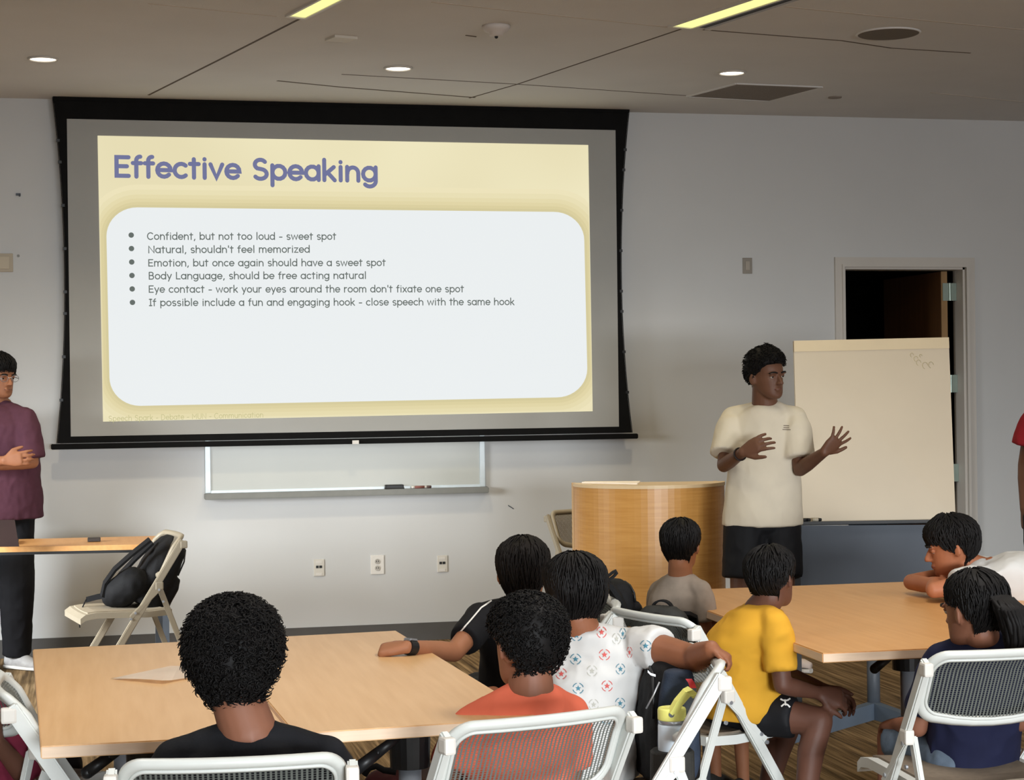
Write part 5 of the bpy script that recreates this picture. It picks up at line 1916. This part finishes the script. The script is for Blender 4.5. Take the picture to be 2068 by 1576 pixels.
bar(b, wc + up2 * .022 - wd * .017, wc + up2 * .022 + wd * .017, sd2 * .015, up2 * .004, bevel=.003); obj('watch_face', b, M_METAL, t)

# --- boy in the grey tee
person('boy in a grey tee sitting in front of the lectern', s=.72,
       head=C(1376, 1102, 6.34), az=22, pitch=4, roll=0, H=.168, N=C(1374, 1158, 6.36), SL=C(1330, 1188, 6.44), SR=C(1416, 1190, 6.28), hip=C(1366, 1318, 6.41), neck=.040, haz=42, bw=1.1,
       ER=C(1424, 1272, 6.30), WR=C(1462, 1262, 6.56), EL=C(1330, 1280, 6.56),
       skin=SK_D, shirt=dict(m=mat('grey_marl', (150, 138, 126), .9, .06, 50, .15), add=.014, w=1.05, sleeve=.75, r0=.060, r1=.062, seed=10), bottom=dict(name='shorts', m=M_BLACKC, frac=.8),
       hair=dict(style='comb', th=.065, zl=[(0, .80), (.25, .72), (.38, .56), (.5, .46), (.62, .40), (.8, .20), (1, .12)], seed=16, n=700, amp=.012))

# --- boy in the yellow tee
SRy = C(1566, 1254, 5.48)
WRy = C(1652, 1400, 5.52)
logo = []
for pts in ([(1576, 1413), (1582, 1416), (1590, 1416), (1596, 1412)], [(1578, 1428), (1584, 1423), (1590, 1424), (1595, 1429)], [(1585, 1414), (1587, 1426)]):
    logo += strip(pts, 3.2, 1)
person('boy in a yellow tee sitting sideways with clasped hands', s=.82,
       head=C(1560, 1168, 5.58), az=38, pitch=2, roll=-4, H=.176, N=C(1533, 1222, 5.60), SL=C(1482, 1262, 5.76), SR=SRy, hip=C(1492, 1432, 5.66), neck=.044, haz=66, bw=1.0, bend=-RGT * .02,
       ER=C(1580, 1384, 5.45), WR=WRy, handR=dict(d=RGT * .9 - UP * .25 + FWD * .1, n=-FWD * .8 + UP * .6 + RGT * .2, curl=(.55, .6, .65, .7), side=1, thumb=.4),
       EL=C(1580, 1360, 5.95), WL=C(1662, 1392, 5.66), handL=dict(d=RGT * .8 - UP * .35 - FWD * .1, n=UP * .7 + FWD * .5, curl=(.5, .5, .55, .6), thumb=.3),
       KR=C(1655, 1456, 5.50), AR=C(1622, 1650, 5.46), KL=C(1590, 1470, 5.88), AL=C(1540, 1640, 5.74),
       skin=SK_C, shirt=dict(m=mat('yellow_cotton', (206, 154, 48), .85, .05, 14, .2), add=.016, w=1.02, sleeve=.78, r0=.062, r1=.060, seed=13, fold=.006, ff=(9, 9, 12)),
       bottom=dict(name='shorts', m=mat('black_sport_cloth', (17, 18, 22), .7, .1, 20, .25), frac=.64, r0=.085, r1=.074, prints=logo, printm=[mat('white_print', (226, 226, 222), .7, .03)]), shoem=M_BLACKC,
       hair=dict(style='spiky', th=.075, zl=[(0, .78), (.25, .72), (.38, .58), (.5, .48), (.62, .42), (.8, .22), (1, .15)], seed=18, n=900, amp=.02))

# --- boy in the white tee leaning on folded arms
person('boy in a white tee leaning his chin on folded arms', s=.86,
       head=C(1921, 1104, 6.60), az=-82, pitch=12, roll=0, H=.200, N=C(1978, 1142, 6.60), SL=C(1980, 1176, 6.42), SR=C(1996, 1150, 6.80), hip=C(2150, 1290, 6.62), lid=.016, bend=UP * .055, neck=.048, haz=-92, bw=1.0,
       ER=PZ(1840, 1176, .785), WR=PZ(1918, 1190, .79), EL=PZ(1886, 1192, .785), WL=PZ(1888, 1176, .80),
       handR=dict(d=RGT + FWD * -.2, n=UP, curl=(.2, .2, .25, .3)), handL=dict(d=FWD * .9 + RGT * .3, n=UP, curl=(.2, .2, .2, .2)),
       skin=skinm('skin_light_brown', (164, 102, 70)), shirt=dict(m=mat('white_cotton', (205, 205, 203), .85, .02, 14, .2), add=.026, w=1.0, sleeve=.55, r0=.074, r1=.066, seed=15, fold=.005), bottom=dict(name='shorts', m=M_GREYC, frac=.8),
       hair=dict(style='comb', th=.085, zl=[(0, .66), (.18, .64), (.30, .62), (.38, .52), (.46, .44), (.52, .52), (.62, .36), (.8, .14), (1, .08)], seed=20, n=900, amp=.012, front=.03))

# --- girl in navy with a ponytail
gb, gh, gp = person('girl in a navy tee with a black ponytail, seen from behind', s=.84,
       head=C(1966, 1232, 4.98), az=-32, pitch=6, roll=0, H=.200, N=C(1987, 1282, 4.99), SL=C(1898, 1326, 5.05), SR=C(2074, 1316, 4.96), hip=C(1962, 1530, 5.10), neck=.044, haz=-28, bw=1.05,
       KL=C(1800, 1488, 5.38), AL=C(1788, 1670, 5.33), KR=C(1900, 1478, 5.5),
       skin=SK_A, shirt=dict(m=mat('navy_cotton', (26, 29, 54), .85, .08, 20, .2), add=.016, w=1.06, sleeve=.8, r0=.060, r1=.062, seed=17, fold=.007), bottom=dict(name='denim_shorts', m=mat('grey_denim', (88, 100, 114), .85, .12, 60, .2), frac=.84, r0=.088, r1=.084),
       hair=dict(style='comb', th=.055, zl=[(0, .84), (.25, .78), (.38, .62), (.5, .56), (.62, .40), (.8, .20), (1, .12)], seed=22, n=700, amp=.006))
b = B()
rnd = random.Random(7)
tie = C(2006, 1214, 4.90)
for i in range(260):
    a = rnd.uniform(0, 6.28); q = rnd.uniform(0, 1) ** .5
    o0 = RGT * (.012 * math.cos(a) * q) + UP * (.016 * math.sin(a) * q)
    o1 = RGT * (.034 * math.cos(a) * q) + FWD * (.03 * math.sin(a) * q)
    ph = rnd.uniform(0, 6.28)
    pts = []
    for (x, y, D), sp in zip(((1986, 1208, 4.96), (2003, 1210, 4.91), (2024, 1210, 4.87), (2042, 1232, 4.84), (2053, 1262, 4.84), (2056, 1292, 4.85), (2052, 1326, 4.86)), (.05, .25, .7, 1.1, 1.15, .95, .55)):
        pts.append(C(x, y, D) + (o0 * (1 - min(1, sp)) + o1 * sp) + RGT * .004 * math.sin(ph + y * .09))
    tube(b, pts, [.003, .005, .006, .007, .007, .006, .003], 4)
obj('ponytail', b, M_HAIR, gb, smooth=True)
b = B(); tube(b, [tie + UP * (.018 * math.cos(a)) + FWD * (.016 * math.sin(a)) for a in [2 * math.pi * i / 16 for i in range(16)]], .006, 8, closed=True); obj('hair_tie', b, M_BLACKC, gb, smooth=True)

# --- the presenter
SRp, SLp = C(1481, 843, 8.42), C(1604, 842, 8.34)
lines = []
for y in (860, 864, 868):
    lines += strip([(1582 if y != 868 else 1580, y), (1594 if y < 866 else 1597, y + .4)], 1.4, 1)
pb, ph_, pp = person('standing person in a cream tee gesturing with both hands beside the easel', s=.96,
       head=C(1548, 760, 8.33), az=146, pitch=1, roll=3, H=.206, N=C(1545, 816, 8.37), SL=SLp, SR=SRp, hip=C(1540, 1052, 8.38), neck=.055, haz=170, bw=1.0, vox=.0045, sm=2,
       ER=C(1462, 940, 8.30), WR=C(1500, 914, 8.10), handR=dict(d=RGT * .72 + UP * .42 - FWD * .45, n=-FWD * .75 - RGT * .1 + UP * .35, curl=(.25, .3, .4, .3), side=1, thumb=.2, spread=.4),
       EL=C(1616, 948, 8.26), WL=C(1664, 914, 8.06), handL=dict(d=RGT * .68 + UP * .66 - FWD * .1, n=-FWD * .85 + RGT * .25 - UP * .3, curl=(.16, .12, .16, .22), side=1, thumb=.1, spread=.95, k=.92),
       KR=C(1497, 1246, 8.32), AR=C(1492, 1418, 8.36), KL=C(1582, 1246, 8.30), AL=C(1586, 1418, 8.32), FL=AZ(165), FR=AZ(185),
       skin=SK_E, shirt=dict(m=mat('cream_cotton', (214, 204, 184), .85, .03, 14, .2), add=.022, w=1.06, sleeve=.80, r0=.074, r1=.076, seed=21, fold=.006, ff=(9, 9, 5), vox=.0065, prints=lines, printm=[mat('brown_print', (112, 100, 88), .8, .1)], ct=.965),
       rows=[(-.035, 1.10, .76), (.04, 1.08, .76), (.25, 1.02, .72), (.45, .98, .70), (.65, .97, .68), (.80, .95, .58), (.90, .74, .46), (.955, .50, .40), (.985, .40, .38)],
       bottom=dict(name='shorts', m=mat('black_sport_cloth', (17, 18, 22), .7, .1, 20, .25), frac=.60, r0=.105, r1=.100), shoem=M_BLACKC,
       hair=dict(style='curly', th=.06, zl=[(0, .76), (.2, .75), (.30, .70), (.38, .60), (.46, .52), (.55, .48), (.7, .40), (.85, .30), (1, .24)], seed=24, n=900, amp=.02, tuft=.6, top=.09, front=.06))
b = B(); wr = C(1495, 917, 8.12); dd = (C(1500, 914, 8.10) - C(1462, 940, 8.30)).normalized(); x_, y_ = basis(dd)
wr = C(1462, 940, 8.30).lerp(C(1500, 914, 8.10), .86)
tube(b, [wr + x_ * .028 * math.cos(a) + y_ * .028 * math.sin(a) for a in [2 * math.pi * i / 20 for i in range(20)]], .004, 6, closed=True)
tag(obj('bracelet', b, mat('dark_cord', (34, 24, 22), .6), origin=wr), 'thin dark bracelet on the wrist of the speaker in the cream tee', 'bracelet')

# --- man in purple at the left
lm, lh, lp = person('standing person in a purple tee and black trousers with folded arms', s=1.0,
       head=C(-2, 762, 10.04), az=128, pitch=4, roll=0, H=.222, N=C(-4, 812, 10.08), SL=C(52, 842, 9.96), SR=C(-62, 842, 10.18), hip=C(0, 1030, 10.08), neck=.055, haz=150, bw=1.1,
       EL=C(66, 934, 9.94), WL=C(-10, 942, 9.78), handL=dict(d=-RGT + UP * .2 - FWD * .1, n=-FWD, curl=(.2, .2, .2, .2)), ER=C(-74, 936, 10.01), WR=C(10, 930, 9.74), handR=dict(d=RGT + UP * .1, n=-FWD, curl=(.3, .3, .3, .3)),
       KL=C(34, 1180, 10.04), AL=C(34, 1302, 10.08), KR=C(-34, 1180, 10.06), AR=C(-38, 1308, 10.06), FL=AZ(120), FR=AZ(150),
       skin=SK_D, shirt=dict(m=mat('plum_cotton', (84, 52, 64), .9, .08, 30, .15), add=.020, w=1.06, sleeve=.92, r0=.072, r1=.070, seed=25, fold=.007, vox=.008), bottom=dict(name='trousers', m=mat('black_twill', (22, 22, 25), .85, .1, 20, .2), frac=2.17, r0=.105, r1=.115),
       shoem=mat('pale_grey_mesh_shoe', (160, 158, 156), .8, .12, 40), solem=M_CAPW,
       hair=dict(style='comb', th=.075, zl=[(0, .68), (.2, .68), (.30, .64), (.38, .56), (.5, .46), (.62, .40), (.8, .22), (1, .16)], seed=26, n=700, amp=.02, front=.04, top=.03))
gl = tag(thing('glasses', 'thin framed glasses worn by the person in purple', 'glasses', lh.c), None)
for s_ in (-1, 1):
    b = B(); c = lh.w((s_ * .16, .43, .49))
    tube(b, [c + (lh.r * .024 * math.cos(a) + lh.u * .018 * math.sin(a)) for a in [2 * math.pi * i / 20 for i in range(20)]], .0015, 6, closed=True); obj('rim', b, M_METAL, gl)
    b = B(); tube(b, [c + lh.r * s_ * .024, lh.w((s_ * .345, .2, .5)), lh.w((s_ * .36, -.02, .52))], .002, 6); obj('temple', b, M_METAL, gl)
b = B(); tube(b, [lh.w((-.055, .44, .5)), lh.w((0, .46, .515)), lh.w((.055, .44, .5))], .002, 6); obj('bridge', b, M_METAL, gl)
# --- man in red at the right edge
person('standing person in a dark red tee right of the doorway', s=.98,
       head=C(2150, 740, 8.5), az=-120, pitch=2, roll=0, H=.222, N=C(2148, 800, 8.5), SL=C(2205, 838, 8.4), SR=C(2090, 838, 8.6), hip=C(2148, 1045, 8.5), neck=.055, haz=190, bw=1.0,
       ER=C(2070, 940, 8.62), WR=C(2070, 1030, 8.55), EL=C(2228, 940, 8.38), WL=C(2230, 1040, 8.3), handR=dict(d=-UP, n=-RGT), handL=dict(d=-UP, n=RGT),
       KL=C(2185, 1230, 8.45), AL=C(2188, 1410, 8.5), KR=C(2110, 1230, 8.5), AR=C(2108, 1414, 8.5), FL=AZ(190), FR=AZ(200),
       skin=SK_E, shirt=dict(m=mat('dark_red_cotton', (142, 30, 40), .85, .06, 20, .2), add=.020, w=1.05, sleeve=.62, r0=.068, r1=.084, seed=28, vox=.008), bottom=dict(name='trousers', m=M_BLACKC, frac=1.9, r0=.105, r1=.1),
       hair=dict(style='comb', th=.07, zl=NAPE, seed=27, n=300))
# --- person in maroon at the left edge
person('seated person in a maroon tee beside the chair at the tables\' end', s=.82,
       head=C(-105, 1290, 4.95), az=30, pitch=4, roll=0, H=.205, N=C(-70, 1392, 4.93), SL=C(-150, 1440, 5.0), SR=C(8, 1462, 4.86), hip=C(-70, 1600, 4.95), neck=.046, haz=24, bw=1.15,
       ER=C(60, 1580, 4.90), WR=C(-8, 1496, 4.72), handR=dict(d=UP * .9 - RGT * .2 + FWD * .1, n=RGT * .8 - FWD * .3, curl=(.5, .5, .6, .6)),
       skin=SK_C, shirt=dict(m=mat('maroon_cotton', (104, 34, 52), .9, .08, 20, .15), add=.016, w=1.1, sleeve=.9, r0=.066, r1=.066, seed=29), bottom=dict(name='trousers', m=M_BLACKC, frac=1.9),
       hair=dict(style='comb', th=.075, zl=NAPE, seed=30, n=400))
